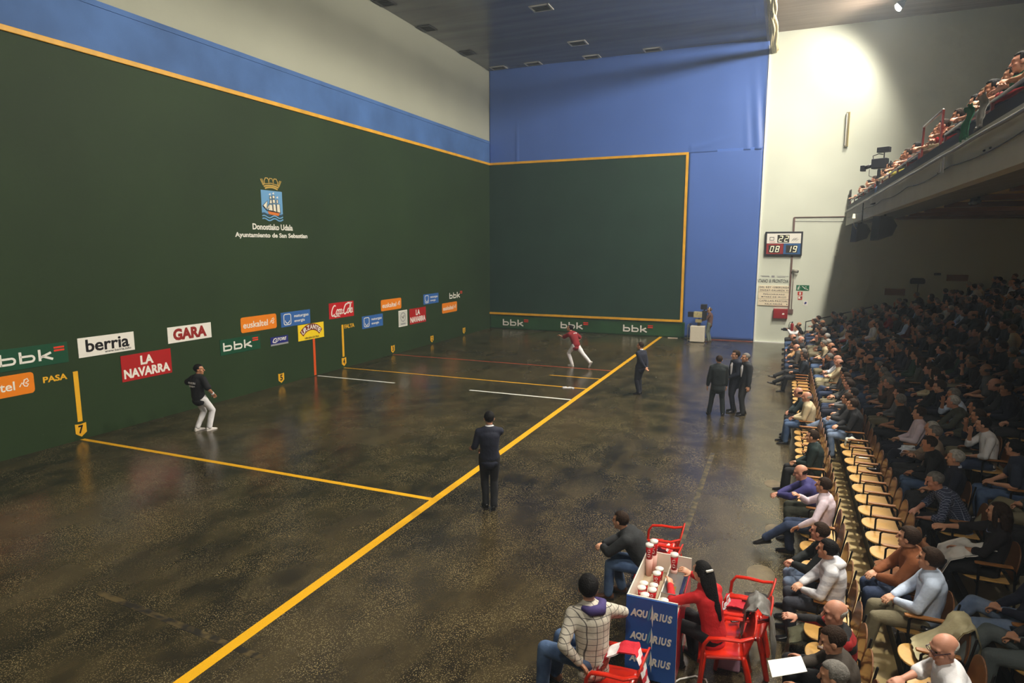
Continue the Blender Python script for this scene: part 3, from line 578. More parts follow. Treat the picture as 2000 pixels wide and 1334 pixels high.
# ================================================================== people
import numpy as np
class SDF:
    """solid built from tapered limbs and ellipsoids that melt into one another; fuse() skins it as ONE continuous mesh"""
    def __init__(s): s.p = []; s.k = .012
    def tube(s, pts, rad, n=10, side=None, rnd_cap=True):
        pts = [np.array(V(q), float) for q in pts]
        if not isinstance(rad, (list, tuple)): rad = [rad]*len(pts)
        rad = [(r, r) if not isinstance(r, (list, tuple)) else r for r in rad]
        s.p.append(('t', pts, rad, None if side is None else np.array(V(side), float), s.k)); return s
    def ball(s, c, r, n=0, m=0, R=None):
        r = (r, r, r) if not isinstance(r, (list, tuple)) else r
        s.p.append(('b', [np.array(V(c), float)], np.array(r, float), np.array(R if R is not None else Matrix.Identity(3), float), s.k)); return s
    def field(s, h):
        lo = np.min([np.min(q[1], 0) for q in s.p], 0) - .3; hi = np.max([np.max(q[1], 0) for q in s.p], 0) + .3
        bx = []
        for q in s.p:
            m = max(max(a) for a in q[2]) if q[0] == 't' else float(max(q[2])); m += q[4] + 2.5*h
            bx.append((np.min(q[1], 0) - m, np.max(q[1], 0) + m))
        lo = np.min([q[0] for q in bx], 0); hi = np.max([q[1] for q in bx], 0)
        n = np.ceil((hi - lo)/h).astype(int) + 2; F = np.full(n, .2, np.float32)
        for q, (a, b) in zip(s.p, bx):
            i0 = np.maximum(0, np.floor((a - lo)/h).astype(int)); i1 = np.minimum(n, np.ceil((b - lo)/h).astype(int) + 1)
            ax = [(lo[d] + h*np.arange(i0[d], i1[d])).astype(np.float32) for d in range(3)]
            X, Y, Z = ax[0][:,None,None], ax[1][None,:,None], ax[2][None,None,:]
            D = None
            if q[0] == 'b':
                c, r, R = q[1][0], q[2], q[3]; x, y, z = X - c[0], Y - c[1], Z - c[2]
                u = [(R[0,k]*x + R[1,k]*y + R[2,k]*z) for k in range(3)]
                D = (np.sqrt((u[0]/r[0])**2 + (u[1]/r[1])**2 + (u[2]/r[2])**2) - 1)*float(r.min())
            else:
                P, Rd, sd = q[1], q[2], q[3]
                for k in range(len(P)-1):
                    p, w_ = P[k], P[k+1]-P[k]; L = float(np.linalg.norm(w_))
                    if L < 1e-6: continue
                    t = w_/L; x, y, z = X - p[0], Y - p[1], Z - p[2]
                    al = x*t[0] + y*t[1] + z*t[2]; f = np.clip(al/L, 0, 1)
                    (a0, b0), (a1, b1) = Rd[k], Rd[k+1]
                    if sd is None or (a0 == b0 and a1 == b1):
                        r = a0 + (a1-a0)*f; d = np.sqrt((x - t[0]*f*L)**2 + (y - t[1]*f*L)**2 + (z - t[2]*f*L)**2) - r
                    else:
                        e = sd - t*sd.dot(t); e /= np.linalg.norm(e); g_ = np.cross(t, e)
                        ra = a0 + (a1-a0)*f; rb = b0 + (b1-b0)*f; mm = np.minimum(ra, rb)
                        u = (x*e[0] + y*e[1] + z*e[2])/ra; v = (x*g_[0] + y*g_[1] + z*g_[2])/rb; w2 = (al - f*L)/mm
                        d = (np.sqrt(u*u + v*v + w2*w2) - 1)*mm
                    D = d if D is None else np.minimum(D, d)
            G = F[i0[0]:i1[0], i0[1]:i1[1], i0[2]:i1[2]]; k = q[4]
            hh = np.maximum(k - np.abs(G - D), 0)/k
            F[i0[0]:i1[0], i0[1]:i1[1], i0[2]:i1[2]] = np.minimum(G, D) - hh*hh*k*.25
        return F, lo
def fuse(b, h, smooth=0, dec=1.0, fold=0.0):
    F, lo = b.field(h); S = F < 0; n = F.shape
    cnt = np.zeros((n[0]-1, n[1]-1, n[2]-1), np.int8)
    for i in (0,1):
        for j in (0,1):
            for k in (0,1): cnt += S[i:n[0]-1+i, j:n[1]-1+j, k:n[2]-1+k]
    act = (cnt > 0) & (cnt < 8); C = np.argwhere(act); N_ = len(C)
    vid = np.full(cnt.shape, -1, np.int64); vid[act] = np.arange(N_)
    co = [(i,j,k) for i in (0,1) for j in (0,1) for k in (0,1)]
    val = np.stack([F[C[:,0]+i, C[:,1]+j, C[:,2]+k] for i,j,k in co], 1); acc = np.zeros((N_,3)); m = np.zeros(N_)
    for a_, ca in enumerate(co):
        for b_, cb in enumerate(co):
            if b_ > a_ and sum(abs(x-y) for x, y in zip(ca, cb)) == 1:
                f0, f1 = val[:,a_], val[:,b_]; x = (f0 < 0) != (f1 < 0); t = np.where(x, f0/np.where(x, f0-f1, 1), 0)
                pt = np.array(ca) + t[:,None]*(np.array(cb)-np.array(ca)); acc += pt*x[:,None]; m += x
    vs = lo + h*(C + acc/m[:,None]); Q = []
    for d in range(3):
        sa = [slice(1,-1)]*3; sb = [slice(1,-1)]*3; sa[d] = slice(0,-1); sb[d] = slice(1,None)
        A, B = S[tuple(sa)], S[tuple(sb)]; E = np.argwhere(A != B); E_ = E + 1; E_[:,d] -= 1
        u, v = (d+1) % 3, (d+2) % 3; q = []
        for du, dv in ((1,1),(0,1),(0,0),(1,0)):
            I = E_.copy(); I[:,u] -= du; I[:,v] -= dv; q.append(vid[I[:,0], I[:,1], I[:,2]])
        q = np.stack(q, 1); fl_ = ~A[E[:,0], E[:,1], E[:,2]]; q[fl_] = q[fl_][:, ::-1]; Q.append(q)
    Q = np.concatenate(Q)
    if fold:
        sd = rnd.uniform(0, 50); nr = np.stack(np.gradient(F, h), -1)[C[:,0], C[:,1], C[:,2]]; nr /= np.linalg.norm(nr, axis=1)[:,None] + 1e-9
        ks = np.array([noise.noise((p[0]*7+sd, p[1]*7, p[2]*4.5)) + .5*noise.noise((p[0]*15, p[1]*15+sd, p[2]*9)) for p in vs]); vs = vs + nr*(ks*fold)[:,None]
    me = bpy.data.meshes.new('figure'); me.vertices.add(N_); me.vertices.foreach_set('co', vs.astype(np.float32).ravel())
    me.loops.add(len(Q)*4); me.loops.foreach_set('vertex_index', Q.astype(np.int32).ravel()); me.polygons.add(len(Q))
    me.polygons.foreach_set('loop_start', np.arange(0, len(Q)*4, 4, dtype=np.int32)); me.polygons.foreach_set('loop_total', np.full(len(Q), 4, np.int32)); me.update(calc_edges=True); me.validate()
    me.polygons.foreach_set('use_smooth', [True]*len(me.polygons)); return dict(me=me)
def flush(): pass
def ik(a, b, l1, l2, pole):
    a, b = V(a), V(b); d = b - a; L = d.length
    if L > (l1+l2)*.998: b = a + d*((l1+l2)*.998/L); d = b - a; L = d.length
    x = (l1*l1 - l2*l2 + L*L)/(2*L); h = math.sqrt(max(0, l1*l1 - x*x)); dn = d/L
    p = V(pole); p = (p - dn*p.dot(dn)); p = p.normalized() if p.length > 1e-6 else V((1,0,0))
    return a + dn*x + p*h, b
def pose(sit=True, lean=.0, side_lean=0, twist=0, wr=None, an=None, yaw=0, pitch=0, head_fwd=0, pz=None, elbow=None, knee=None, toes=None, slim=1.0, curl=.6, rnd_back=.03, palm=None, leg=(.44,.42)):
    P = dict(slim=slim, curl=curl)
    pel = V((0, -.06 if sit else 0, (.54 if sit else .96) if pz is None else pz))
    up = V((math.sin(side_lean), math.sin(lean)*math.cos(side_lean), math.cos(lean)*math.cos(side_lean))); L = .5
    tw = Matrix.Rotation(twist, 3, 'Z'); side = tw @ V((1,0,0)); side = (side - up*side.dot(up)).normalized()
    fw = up.cross(side)*-1 if up.cross(side).y < 0 else up.cross(side)
    back = up.cross(side); back = back if back.dot(V((0,1,0))) < 0 else -back
    pts = [pel - V((0,0,.07)), pel, pel + up*.12 + back*rnd_back*.6, pel + up*.24 + back*rnd_back, pel + up*.36 + back*rnd_back, pel + up*.44 + back*rnd_back*.6, pel + up*L]
    neck = pts[-1]; P['torso'] = pts; P['side'] = side; P['neck'] = neck
    hr = Matrix.Rotation(yaw, 3, 'Z') @ Matrix.Rotation(pitch, 3, 'X'); hup = (up*.55 + V((0,0,.45))).normalized()
    P['head'] = neck + hup*.155 + (tw @ V((0,.025+head_fwd,0))); P['hR'] = hr
    sh = {}; hp = {}
    wr = wr or ((-.07,.17,.68),(.07,.18,.67)); an = an or ((-.12,.36,.085),(.12,.36,.085)) if sit else an or ((-.1,0,.085),(.1,.02,.085))
    P['arm'] = []; P['leg'] = []
    for i, s in enumerate((-1, 1)):
        S = neck - up*.065 + side*(s*.18*slim) + back*.01
        pl = V(elbow[i]) if elbow else V((s*.8,-.6,-.6))
        e, w_ = ik(S, wr[i], .285, .255, pl); P['arm'].append((S, e, w_, s))
        Hh = pel + (tw @ V((s*.088,.02,-.03))) if not sit else pel + V((s*.088,.03,-.02))
        kp = V(knee[i]) if knee else V((s*.1,1,.5))
        k, a_ = ik(Hh, an[i], leg[0], leg[1], kp); P['leg'].append((Hh, k, a_, s))
    P['toes'] = toes or (V((-.15,1,0)), V((.15,1,0))); P['palm'] = palm
    return P
def hand(b, w_, d, s, n, curl, fine=True):
    d = V(d).normalized(); n = V(n); n = (n - d*n.dot(d)).normalized(); sd = n.cross(d).normalized()   # sd: across the palm
    if sd.dot(V((s,0,0))) > 0: pass
    b.tube([w_ - d*.01, w_ + d*.035, w_ + d*.075, w_ + d*.092], [(.026,.02),(.038,.017),(.041,.016),(.036,.014)], 10, side=sd)
    for j, (o, l) in enumerate(((-.031,.064),(-.0105,.076),(.0105,.08),(.031,.07))):
        p0 = w_ + d*.085 + sd*o; a1 = curl*.5; a2 = curl*1.1; a3 = curl*1.7
        f = lambda a: (d*math.cos(a) - n*math.sin(a) + sd*o*1.5).normalized()
        p1 = p0 + f(a1)*l*.42; p2 = p1 + f(a2)*l*.33; p3 = p2 + f(a3)*l*.25
        b.tube([p0 - d*.02, p0, p1, p2, p3], [.010,.010,.0095,.009,.0075], 7)
    ts = 1 if s > 0 else -1
    t0 = w_ + d*.02 + sd*(.03*ts); t1 = t0 + (d*.7 + sd*.75*ts - n*.25).normalized()*.035; t2 = t1 + (d*.95 + sd*.25*ts - n*.4).normalized()*.032
    b.tube([w_ + d*.015 + sd*.012*ts, t0, t1, t2], [.014,.013,.0115,.009], 7)
HEAD = 1.08
def head_parts(b, c, R, slim=1):
    T = lambda x, y, z: c + R @ (V((x, y, z))*HEAD)
    _b = b; b = type('S', (), dict(ball=lambda s, c_, r, n, m, R_: _b.ball(c_, tuple(q*HEAD for q in r), n, m, R_), tube=lambda s, p, r, n: _b.tube(p, [q*HEAD for q in r] if isinstance(r, list) else r*HEAD, n)))()
    b.ball(T(0,-.012,.03), (.0745,.096,.088), 16, 12, R); b.ball(T(0,.026,-.045), (.057,.064,.074), 14, 10, R)
    b.ball(T(0,.07,-.1), (.026,.022,.02), 10, 8, R); b.tube([T(0,.086,.022), T(0,.104,-.008), T(0,.112,-.026)], [.009,.012,.016], 8)
    b.tube([T(-.048,.066,.034), T(0,.082,.038), T(.048,.066,.034)], .014, 8); b.tube([T(-.022,.085,-.064), T(0,.093,-.062), T(.022,.085,-.064)], .0095, 8)
    for s in (-1, 1):
        b.ball(T(s*.077,-.008,-.008), (.011,.023,.034), 8, 8, R); b.ball(T(s*.042,.055,-.025), (.024,.026,.024), 8, 8, R)
def grow(P, near=False, sleeve='long', jacket=0.0, skirt=False, loose=.0, vox=None):
    """the meshes of one figure in one pose: body, shirt, trousers"""
    sl = P['slim']; side = P['side']; T = P['torso']; K = dict(P=P)
    vb = vox or (.0105 if near else .0125); vc = .0135 if near else .016
    sec = [(.135,.1),(.16,.118),(.145,.108),(.152,.115),(.172,.118),(.15,.095),(.07,.065)]
    b = SDF(); b.tube(T, [(a*sl, c*sl) for a, c in sec], 16, side=side)
    b.k = .02; b.tube([P['neck'] - V((0,0,.03)), P['neck'] + (P['head']-P['neck'])*.45, P['head'] + P['hR'] @ V((0,-.02,-.03))], [.062,.053,.055], 12)
    b.k = .01; head_parts(b, P['head'], P['hR'])
    for i, (S, e, w_, s) in enumerate(P['arm']):
        b.k = .03; ins = T[5]; b.tube([ins.lerp(S,.4), S, S.lerp(e,.5), e, e.lerp(w_,.35), w_], [.06*sl,.056*sl,.046*sl,.039*sl,.039*sl,.026], 10)
        d = (w_ - e).normalized(); n = V(P['palm'][i]) if P['palm'] else V((-s*.6,0,1)) if abs(d.z) < .8 else V((-s,-.3,0))
        hd = d; b.k = .005
        hand(b, w_, hd, s, n if True else n, P['curl'])
    for i, (H, k, a, s) in enumerate(P['leg']):
        b.k = .02; b.tube([H, H.lerp(k,.4), k, k.lerp(a,.3), a], [.088*sl,.075*sl,.055,.054,.036], 12)
        t = V(P['toes'][i]).normalized(); b.tube([a - t*.03 - V((0,0,.035)), a + t*.05 - V((0,0,.056)), a + t*.13 - V((0,0,.066))], [.03,.02,.012], 8)
    K['body'] = fuse(b, vb, 3 if near else 4, .6 if near else .7)
    b = SDF(); b.k = .03; j = .016 + jacket + loose
    tt = [T[0] - V((0,0,.03 + jacket*4))] + T
    ss = [(sec[0][0]+.012, sec[0][1]+.016)] + sec
    b.tube(tt, [(a*sl+j, c*sl+j) for a, c in ss[:-1]] + [(.085,.078)], 18, side=side, rnd_cap=False)
    for (S, e, w_, s) in P['arm']:
        ins = T[5]; j2 = j*.9
        if sleeve == 'long': b.tube([ins.lerp(S,.35), S, S.lerp(e,.5), e, e.lerp(w_,.4), e.lerp(w_,.93)], [.066*sl+j2*.6,.06*sl+j2*.7,.05*sl+j2*.7,.043*sl+j2*.7,.042*sl+j2*.6,.031+j2*.5], 12)
        elif sleeve == 'roll': b.tube([ins.lerp(S,.35), S, S.lerp(e,.5), e, e.lerp(w_,.3)], [.066*sl+j2*.6,.06*sl+j2*.7,.05*sl+j2*.7,.045*sl+j2*.7,.044*sl+j2*.8], 12)
        else: b.tube([ins.lerp(S,.35), S, S.lerp(e,.45), S.lerp(e,.8)], [.066*sl+j2*.6,.062*sl+j2*.8,.054*sl+j2*1.1,.054*sl+j2*1.3], 12)
    K['shirt'] = fuse(b, vc, 4, .8, .006 if near else .004)
    b = SDF(); b.k = .03; hips = [T[0] - V((0,0,.01)), T[1] + V((0,0,.02)), T[2]]
    b.tube(hips, [(sec[0][0]*sl+.022, sec[0][1]*sl+.02), (sec[1][0]*sl+.008, sec[1][1]*sl+.008), (.13*sl,.1*sl)], 16, side=side)
    for (H, k, a, s) in P['leg']:
        d = (a-k).normalized(); b.tube([H, H.lerp(k,.4), k, k.lerp(a,.35), a - d*.005], [.1*sl,.09*sl,.071,.07,.062], 12)
    K['trousers'] = fuse(b, vc, 4, .8, .008 if near else .006)
    K['headM'] = Matrix.Translation(P['head']) @ P['hR'].to_4x4() @ Matrix.Scale(HEAD, 4)
    K['feet'] = []
    for i, (H, k, a, s) in enumerate(P['leg']):
        t = V(P['toes'][i]); dz = t.z; t = t.normalized(); r = t.cross(V((0,0,1))).normalized(); u = r.cross(t)
        K['feet'].append(Matrix(((r.x,t.x,u.x,a.x),(r.y,t.y,u.y,a.y),(r.z,t.z,u.z,a.z),(0,0,0,1))))
    return K
# ---- shared small meshes
def shoe_mesh():
    b = MB(); rings = []
    for y, wx, zt in ((-.075,.022,-.03),(-.065,.034,.0),(-.03,.038,.02),(.02,.038,.015),(.07,.042,-.02),(.13,.045,-.04),(.175,.038,-.05),(.195,.018,-.062)):
        rings.append([V((wx*math.cos(a), y, max(-.078, -.065 + (zt+.065)*math.sin(a)) if math.sin(a) > 0 else -.075)) for a in [2*PI*k/12 for k in range(12)]])
    return b.rings(rings).mesh('shoe')
def sole_mesh():
    o = [(-.03,-.08),(.03,-.08),(.044,-.03),(.042,.05),(.05,.12),(.04,.18),(.015,.205),(-.02,.2),(-.045,.16),(-.048,.1),(-.04,.03),(-.042,-.04)]
    return MB().prism(o, .022, Matrix.Translation((0,0,-.085))).mesh('sole')
ME_shoe = shoe_mesh(); ME_shoe.polygons.foreach_set('use_smooth', [True]*len(ME_shoe.polygons)); ME_sole = sole_mesh()
def hair_mesh(style):
    b = MB(); n, m = 22, 16; c = V((0,-.014,.034)); rr = V((.084,.105,.094)); rings = []
    for k in range(m+1):
        th = min(max(PI*k/m, .1), PI-.1); ring = []
        for j in range(n):
            u = V((math.sin(th)*math.cos(2*PI*j/n), math.sin(th)*math.sin(2*PI*j/n), -math.cos(th))); p = c + V((u.x*rr.x, u.y*rr.y, u.z*rr.z)); f = 1.0
            front = p.y > .03 and p.z < .075 + .1*abs(p.x); low = p.z < -.04 - .05*(p.y < -.05) if style != 'long' else p.z < -.09
            mid = -.005 < p.y <= .03 and p.z < .01
            if front or low or (mid and style != 'long'): f = .72
            if style == 'bald': f = .935 if (p.y < .012 and -.06 < p.z < .02 + .02*(p.y < -.06)) else .72
            if style == 'thin': f = f*.95 if (p.z > .06 and f == 1) else f
            if style == 'thick' and f == 1: f = 1.07
            f *= 1 + (.035 if style == 'thick' else .02)*noise.noise(p*38)
            ring.append(c + V((u.x*rr.x, u.y*rr.y, u.z*rr.z))*f)
        rings.append(ring)
    b.rings(rings)
    if style == 'long':
        b.tube([(0,-.07,.03),(0,-.095,-.06),(0,-.1,-.16),(.01,-.1,-.27)], [(.085,.05),(.09,.045),(.08,.035),(.045,.02)], 14, side=(1,0,0))
        for s in (-1, 1): b.tube([(s*.07,-.01,.03),(s*.082,-.015,-.06),(s*.075,-.03,-.15)], [.03,.028,.018], 8)
    if style == 'pony':
        b.tube([(0,-.1,.06),(0,-.135,.0),(.01,-.14,-.12),(.03,-.13,-.27),(.04,-.12,-.36)], [.03,.045,.05,.035,.012], 12)
    if style == 'longer':
        b.tube([(0,-.07,.04),(0,-.11,-.06),(.01,-.16,-.17),(.03,-.21,-.28),(.05,-.25,-.4)], [(.085,.05),(.09,.045),(.07,.04),(.05,.03),(.02,.015)], 14, side=(1,0,0))
    me = b.mesh('hair'); me.polygons.foreach_set('use_smooth', [True]*len(me.polygons)); return me
HAIR = {k: hair_mesh(k) for k in ('short','thick','thin','bald','long','pony','longer')}
def eyes_mesh():
    b = MB()
    for s in (-1, 1): b.ball((s*.031,.078,.012), (.011,.009,.007), 10, 6)
    me = b.mesh('eyes'); me.polygons.foreach_set('use_smooth', [True]*len(me.polygons)); return me
ME_eyes = eyes_mesh(); M_eye = mat('eye_dark', lin(24,18,16), .25)
ME_collar = MB().rings([[V((r*1.05*math.cos(2*PI*j/16), r*math.sin(2*PI*j/16), z + (.018 if math.sin(2*PI*j/16) < 0 else -.012))) for j in range(16)] for r, z in ((.083,-.02),(.078,.02),(.066,.035),(.062,.02),(.07,-.02))], cap=False).mesh('collar')
ME_collar.polygons.foreach_set('use_smooth', [True]*len(ME_collar.polygons))
ME_hood = MB().tube([(-.1,.02,.0),(-.1,-.05,.0),(0,-.1,-.01),(.1,-.05,.0),(.1,.02,.0)], [.03,.045,.055,.045,.03], 10).mesh('hood'); ME_hood.polygons.foreach_set('use_smooth', [True]*len(ME_hood.polygons))
# ---- cloth materials
SKIN = [mat('skin_light', lin(205,150,118), .5, bump=.04, bscale=90, var=.06, vscale=9), mat('skin_mid', lin(186,128,94), .5, bump=.04, bscale=90, var=.06, vscale=9), mat('skin_ruddy', lin(206,146,120), .5, bump=.04, bscale=90, var=.08, vscale=9)]
HAIRM = {k: mat('hair_'+k, lin(*c), .7, bump=.6, bscale=70, var=.3, vscale=30, spec=.15) for k, c in dict(black=(22,20,20), brown=(48,34,24), light=(96,72,46), grey=(120,116,110), white=(176,172,164)).items()}
def cloth(name, c, kind='plain', c2=None, sc=14.0, rough=.85):
    if ('cloth_'+name) in _mats: return _mats['cloth_'+name]
    if kind == 'plain': return mat('cloth_'+name, lin(*c), rough, bump=.35, bscale=22, var=.1, vscale=6)
    q = NT('cloth_'+name, rough=rough)
    def bands(axis, pos):
        wv = q.n('ShaderNodeTexWave'); wv.wave_type = 'BANDS'; wv.bands_direction = axis; wv.inputs['Scale'].default_value = sc; wv.inputs['Distortion'].default_value = .3
        q.l(q.tc.outputs['Object'], wv.inputs['Vector']); return q.ramp(wv.outputs['Fac'], [(pos, g(0)), (pos+.04, g(1))])
    if kind == 'check':
        f = q.mix(1.0, bands('X', .96), bands('Z', .96), 'LIGHTEN'); col_ = q.mix(f, lin(*c), lin(*c2))
    elif kind == 'denim': col_ = q.ramp(q.noise(5, 8), [(.35, lin(*c)), (.7, lin(*c2))])
    else: col_ = q.mix(bands('Z', .5), lin(*c), lin(*c2))
    q.col(col_); q.bump(q.noise(22, 4), .35, .02); return q.m
DENIM = cloth('denim', (52,74,112), 'denim', (92,116,150)); DENIML = cloth('denim_pale', (92,112,144), 'denim', (140,156,180)); DENIMD = cloth('denim_dark', (34,46,72), 'denim', (56,72,104))
BLACKC = cloth('black', (20,20,24)); NAVY = cloth('navy', (24,28,46)); CHAR = cloth('charcoal', (46,46,48)); WHITEC = cloth('white', (226,224,226)); KHAKI = cloth('khaki', (120,112,88))
SH_BLK = mat('shoe_black', lin(22,20,20), .3); SH_BRN = mat('shoe_brown', lin(84,52,34), .45); SH_WHT = mat('shoe_white', lin(220,214,208), .5); M_sole = mat('shoe_sole', lin(190,184,172), .6); M_soleb = mat('shoe_sole_dark', lin(30,28,28), .6)
def slot(o, m):
    if not len(o.data.materials): o.data.materials.append(m)
    o.material_slots[0].link = 'OBJECT'; o.material_slots[0].material = m
def kid(name, me, m, parent, M=None, label=None):
    o = bpy.data.objects.new(name, me); COL.objects.link(o); o.parent = parent
    if M is not None: o.matrix_local = M
    slot(o, m)
    if label: o['label'] = label
    return o
def person(K, label, loc, rz, shirt, trousers, hair='short', hairm='brown', skin=0, shoes=SH_BLK, sole=None, sc=1.0, collar=None, hood=None, group='spectators in the stand', shirt_name='shirt', eyes=False, feet=True, legs=True):
    o = bpy.data.objects.new('person', K['body']['me']); COL.objects.link(o); slot(o, SKIN[skin])
    o.location = loc; o.rotation_euler = (0,0,rz); o.scale = (sc,)*3
    tag(o, label, 'person', group)
    kid(shirt_name, K['shirt']['me'], shirt, o)
    if legs: kid('trousers', K['trousers']['me'], trousers, o)
    if hair: kid('hair', HAIR[hair], HAIRM[hairm], o, K['headM'])
    if eyes: kid('eyes', ME_eyes, M_eye, o, K['headM'])
    if feet:
        for M in K['feet']:
            s_ = kid('shoe', ME_shoe, shoes, o, M)
            kid('sole', ME_sole, sole or M_soleb, s_)
    if collar is not None: kid('collar', ME_collar, collar, o, Matrix.Translation(K['P']['neck'] + V((0,0,.005))))
    if hood is not None: kid('hood', ME_hood, hood, o, Matrix.Translation(K['P']['neck'] + V((0,-.03,.01))))
    return o
# ================================================================== seats of the stand
M_ply = mat('plywood_seat', lin(206,160,88), .35, var=.12, vscale=8, coat=.3); M_plyd = mat('plywood_back', lin(120,76,40), .4, var=.15, vscale=6, coat=.3); M_armw = mat('armrest_wood', lin(158,104,52), .4, var=.15, vscale=8)
M_iron = mat('black_seat_iron', lin(20,20,22), .45, metal=.4)
def stand_seat():
    fr = MB(); x = -.255
    fr.tube([(x,.1,.0),(x,.1,.6),(x,.07,.63),(x,-.2,.63),(x,-.24,.6),(x,-.28,.0)], .014, 6); fr.tube([(x,.1,.38),(.255,.1,.38)], .012, 6); fr.tube([(x,-.2,.38),(.255,-.2,.38)], .012, 6); fr.tube([(x,-.25,.42),(x,-.33,.86)], .012, 6)
    root = fr.build('stand_seat', M_iron, None, True)
    st = []
    for k in range(15):
        a = PI*k/14; st.append((.215*math.cos(a), .06 + .19*math.sin(a)**.7))
    st += [(-.215,-.22),(.215,-.22)]
    b = MB().prism(st, .022, Matrix.Translation((0,0,.415)))
    bevel(b.build('seat', M_ply, root), .008)
    bk = [(.215*math.cos(PI*k/12), .22 + .17*math.sin(PI*k/12)) for k in range(13)] + [(-.215,0),(.215,0)]
    M = Matrix.Translation((0,-.235,.46)) @ Matrix.Rotation(math.radians(80)+PI/2*.0, 4, 'X')
    # upright, leaning back
    M = Matrix.Translation((0,-.24,.47)) @ Matrix(((1,0,0,0),(0,-.17,-.985,0),(0,.985,-.17,0),(0,0,0,1)))
    bevel(MB().prism(bk, .016, M).build('backrest', M_plyd, root), .006)
    bevel(MB().prism([(-.028,-.22),(.028,-.22),(.032,.1),(.02,.15),(-.02,.15),(-.032,.1)], .022, Matrix.Translation((x,0,.64))).build('armrest', M_armw, root), .006)
    return root
seat0 = stand_seat(); _seat_used = [False]
ORD = 'first second third fourth fifth sixth seventh eighth ninth tenth eleventh twelfth'.split()
def ordn(k):
    tens = {20:'twenty',30:'thirty',40:'forty',50:'fifty'}; base = ORD + 'thirteenth fourteenth fifteenth sixteenth seventeenth eighteenth nineteenth twentieth'.split()
    if k <= 20: return base[k-1]
    t, u = k//10*10, k % 10
    return {30:'thirtieth',40:'fortieth',50:'fiftieth'}.get(k) or tens[t] + '-' + ORD[u-1]
SEAT_POS = []
def place_seat(r, y):
    x, z = row_xz(r); SEAT_POS.append((r, y))
    o = seat0 if not _seat_used[0] else copy_tree(seat0); _seat_used[0] = True
    o.location = (x, y, z); o.rotation_euler = (0,0,PI/2); SEAT_POS[-1] = (r, y, o); return o
# ---- red plastic armchair
M_redp = mat('red_plastic', lin(206,38,14), .3, coat=.4)
def red_chair():
    root = empty('plastic_chair')
    b = MB(); n = 8
    rings = []
    for j in range(9):
        y = -.22 + .46*j/8; dz = .02*math.cos(PI*j/8) - (.03 if j == 8 else 0); wx = .23 + .015*j/8
        rings.append([V((wx*(2*i/n-1), y, .43 + dz - .018*(1-(2*i/n-1)**2))) for i in range(n+1)] + [V((wx*(1-2*i/n), y, .405 + dz - .018*(1-(1-2*i/n)**2))) for i in range(n+1)])
    b.rings(rings).build('seat', M_redp, root, True)
    bk = [(.24*math.cos(PI*k/14)*(1 if True else 1), .26 + .16*math.sin(PI*k/14)) for k in range(15)] + [(-.2,0),(.2,0)]
    M = Matrix.Translation((0,-.22,.43)) @ Matrix(((1,0,0,0),(0,-.26,-.966,0),(0,.966,-.26,0),(0,0,0,1)))
    bevel(MB().prism(bk, .022, M).build('backrest', M_redp, root), .01, 3)
    for s in (-1, 1):
        MB().tube([(s*.27,.22,.0),(s*.265,.21,.3),(s*.265,.19,.56),(s*.265,.14,.64),(s*.26,.0,.66),(s*.25,-.18,.66),(s*.22,-.3,.7)], [(.028,.018),(.03,.02),(.032,.02),(.034,.018),(.034,.016),(.032,.016),(.026,.014)], 8, side=(1,0,0)).build('armrest', M_redp, root, True)
        MB().tube([(s*.25,-.32,.0),(s*.235,-.26,.3),(s*.22,-.22,.44)], [(.026,.03),(.03,.034),(.034,.03)], 8, side=(1,0,0)).build('leg', M_redp, root, True)
        MB().tube([(s*.268,.225,.0),(s*.25,.2,.25),(s*.22,.18,.41)], [(.026,.026),(.03,.03),(.034,.03)], 8, side=(1,0,0)).build('leg', M_redp, root, True)
    return root
rc0 = red_chair(); _rc = [False]
def place_red(x, y, rz, label):
    o = rc0 if not _rc[0] else copy_tree(rc0); _rc[0] = True
    o.location = (x, y, 0); o.rotation_euler = (0,0,rz); return tag(o, label, 'chair', 'red plastic chairs by the drinks cart')
place_red(14.52,-25.72,PI/2+.05,'red plastic armchair with a bag on its seat, beyond the boy in the dark jacket')
place_red(14.58,-26.38,PI/2-.05,'red plastic armchair under the boy in the dark jacket')
place_red(15.56,-27.78,PI/2+.1,'red plastic armchair under the woman in red')
place_red(15.74,-26.85,PI/2-.1,'empty red plastic armchair holding a red and black garment')
place_red(15.72,-27.33,PI/2,'red plastic armchair with a phone on its seat beside the woman in red')
place_red(14.60,-28.82,PI/2-.05,'red plastic armchair under the boy in the checked sweater')
# ================================================================== drinks cart
ct = empty('drinks_cart', (14.57,-28.13,0)); tag(ct, 'blue and white drinks cart lettered AQUARIUS, topped with paper cups', 'cart')
CW, CL, CH = .55, 1.15, .98
M_cw = mat('cart_white', lin(230,222,206), .45); M_cb = mat('cart_blue', lin(44,92,170), .35); M_cr = mat('cart_red', lin(170,20,36), .35); M_steel = mat('cart_steel', lin(150,146,140), .3, metal=.7)
MB().box(.0,CW,.0,.015,.04,CH).build('front_panel', M_cb, ct); MB().box(0,CW,.016,.03,.04,CH+.008).build('panel_edge', M_cw, ct)
MB().box(.0,.015,.03,CL,.04,CH).build('side_panel', M_cw, ct); MB().box(CW-.015,CW,.03,CL,.04,.8).build('side_panel', M_cr, ct); MB().box(0,CW,CL-.015,CL,.04,CH).build('end_panel', M_cw, ct)
MB().box(-.003,0,.03,CL,.04,.82).build('side_skin', M_cr, ct)
MB().box(.015,.3,.03,CL-.015,.72,.74).build('tray', mat('tray_beige', lin(176,160,132), .4), ct); MB().box(.3,.315,.03,CL-.015,.7,.86).build('divider', M_cw, ct); MB().box(.315,CW-.015,.03,.35,.78,.8).build('tray', M_cw, ct)
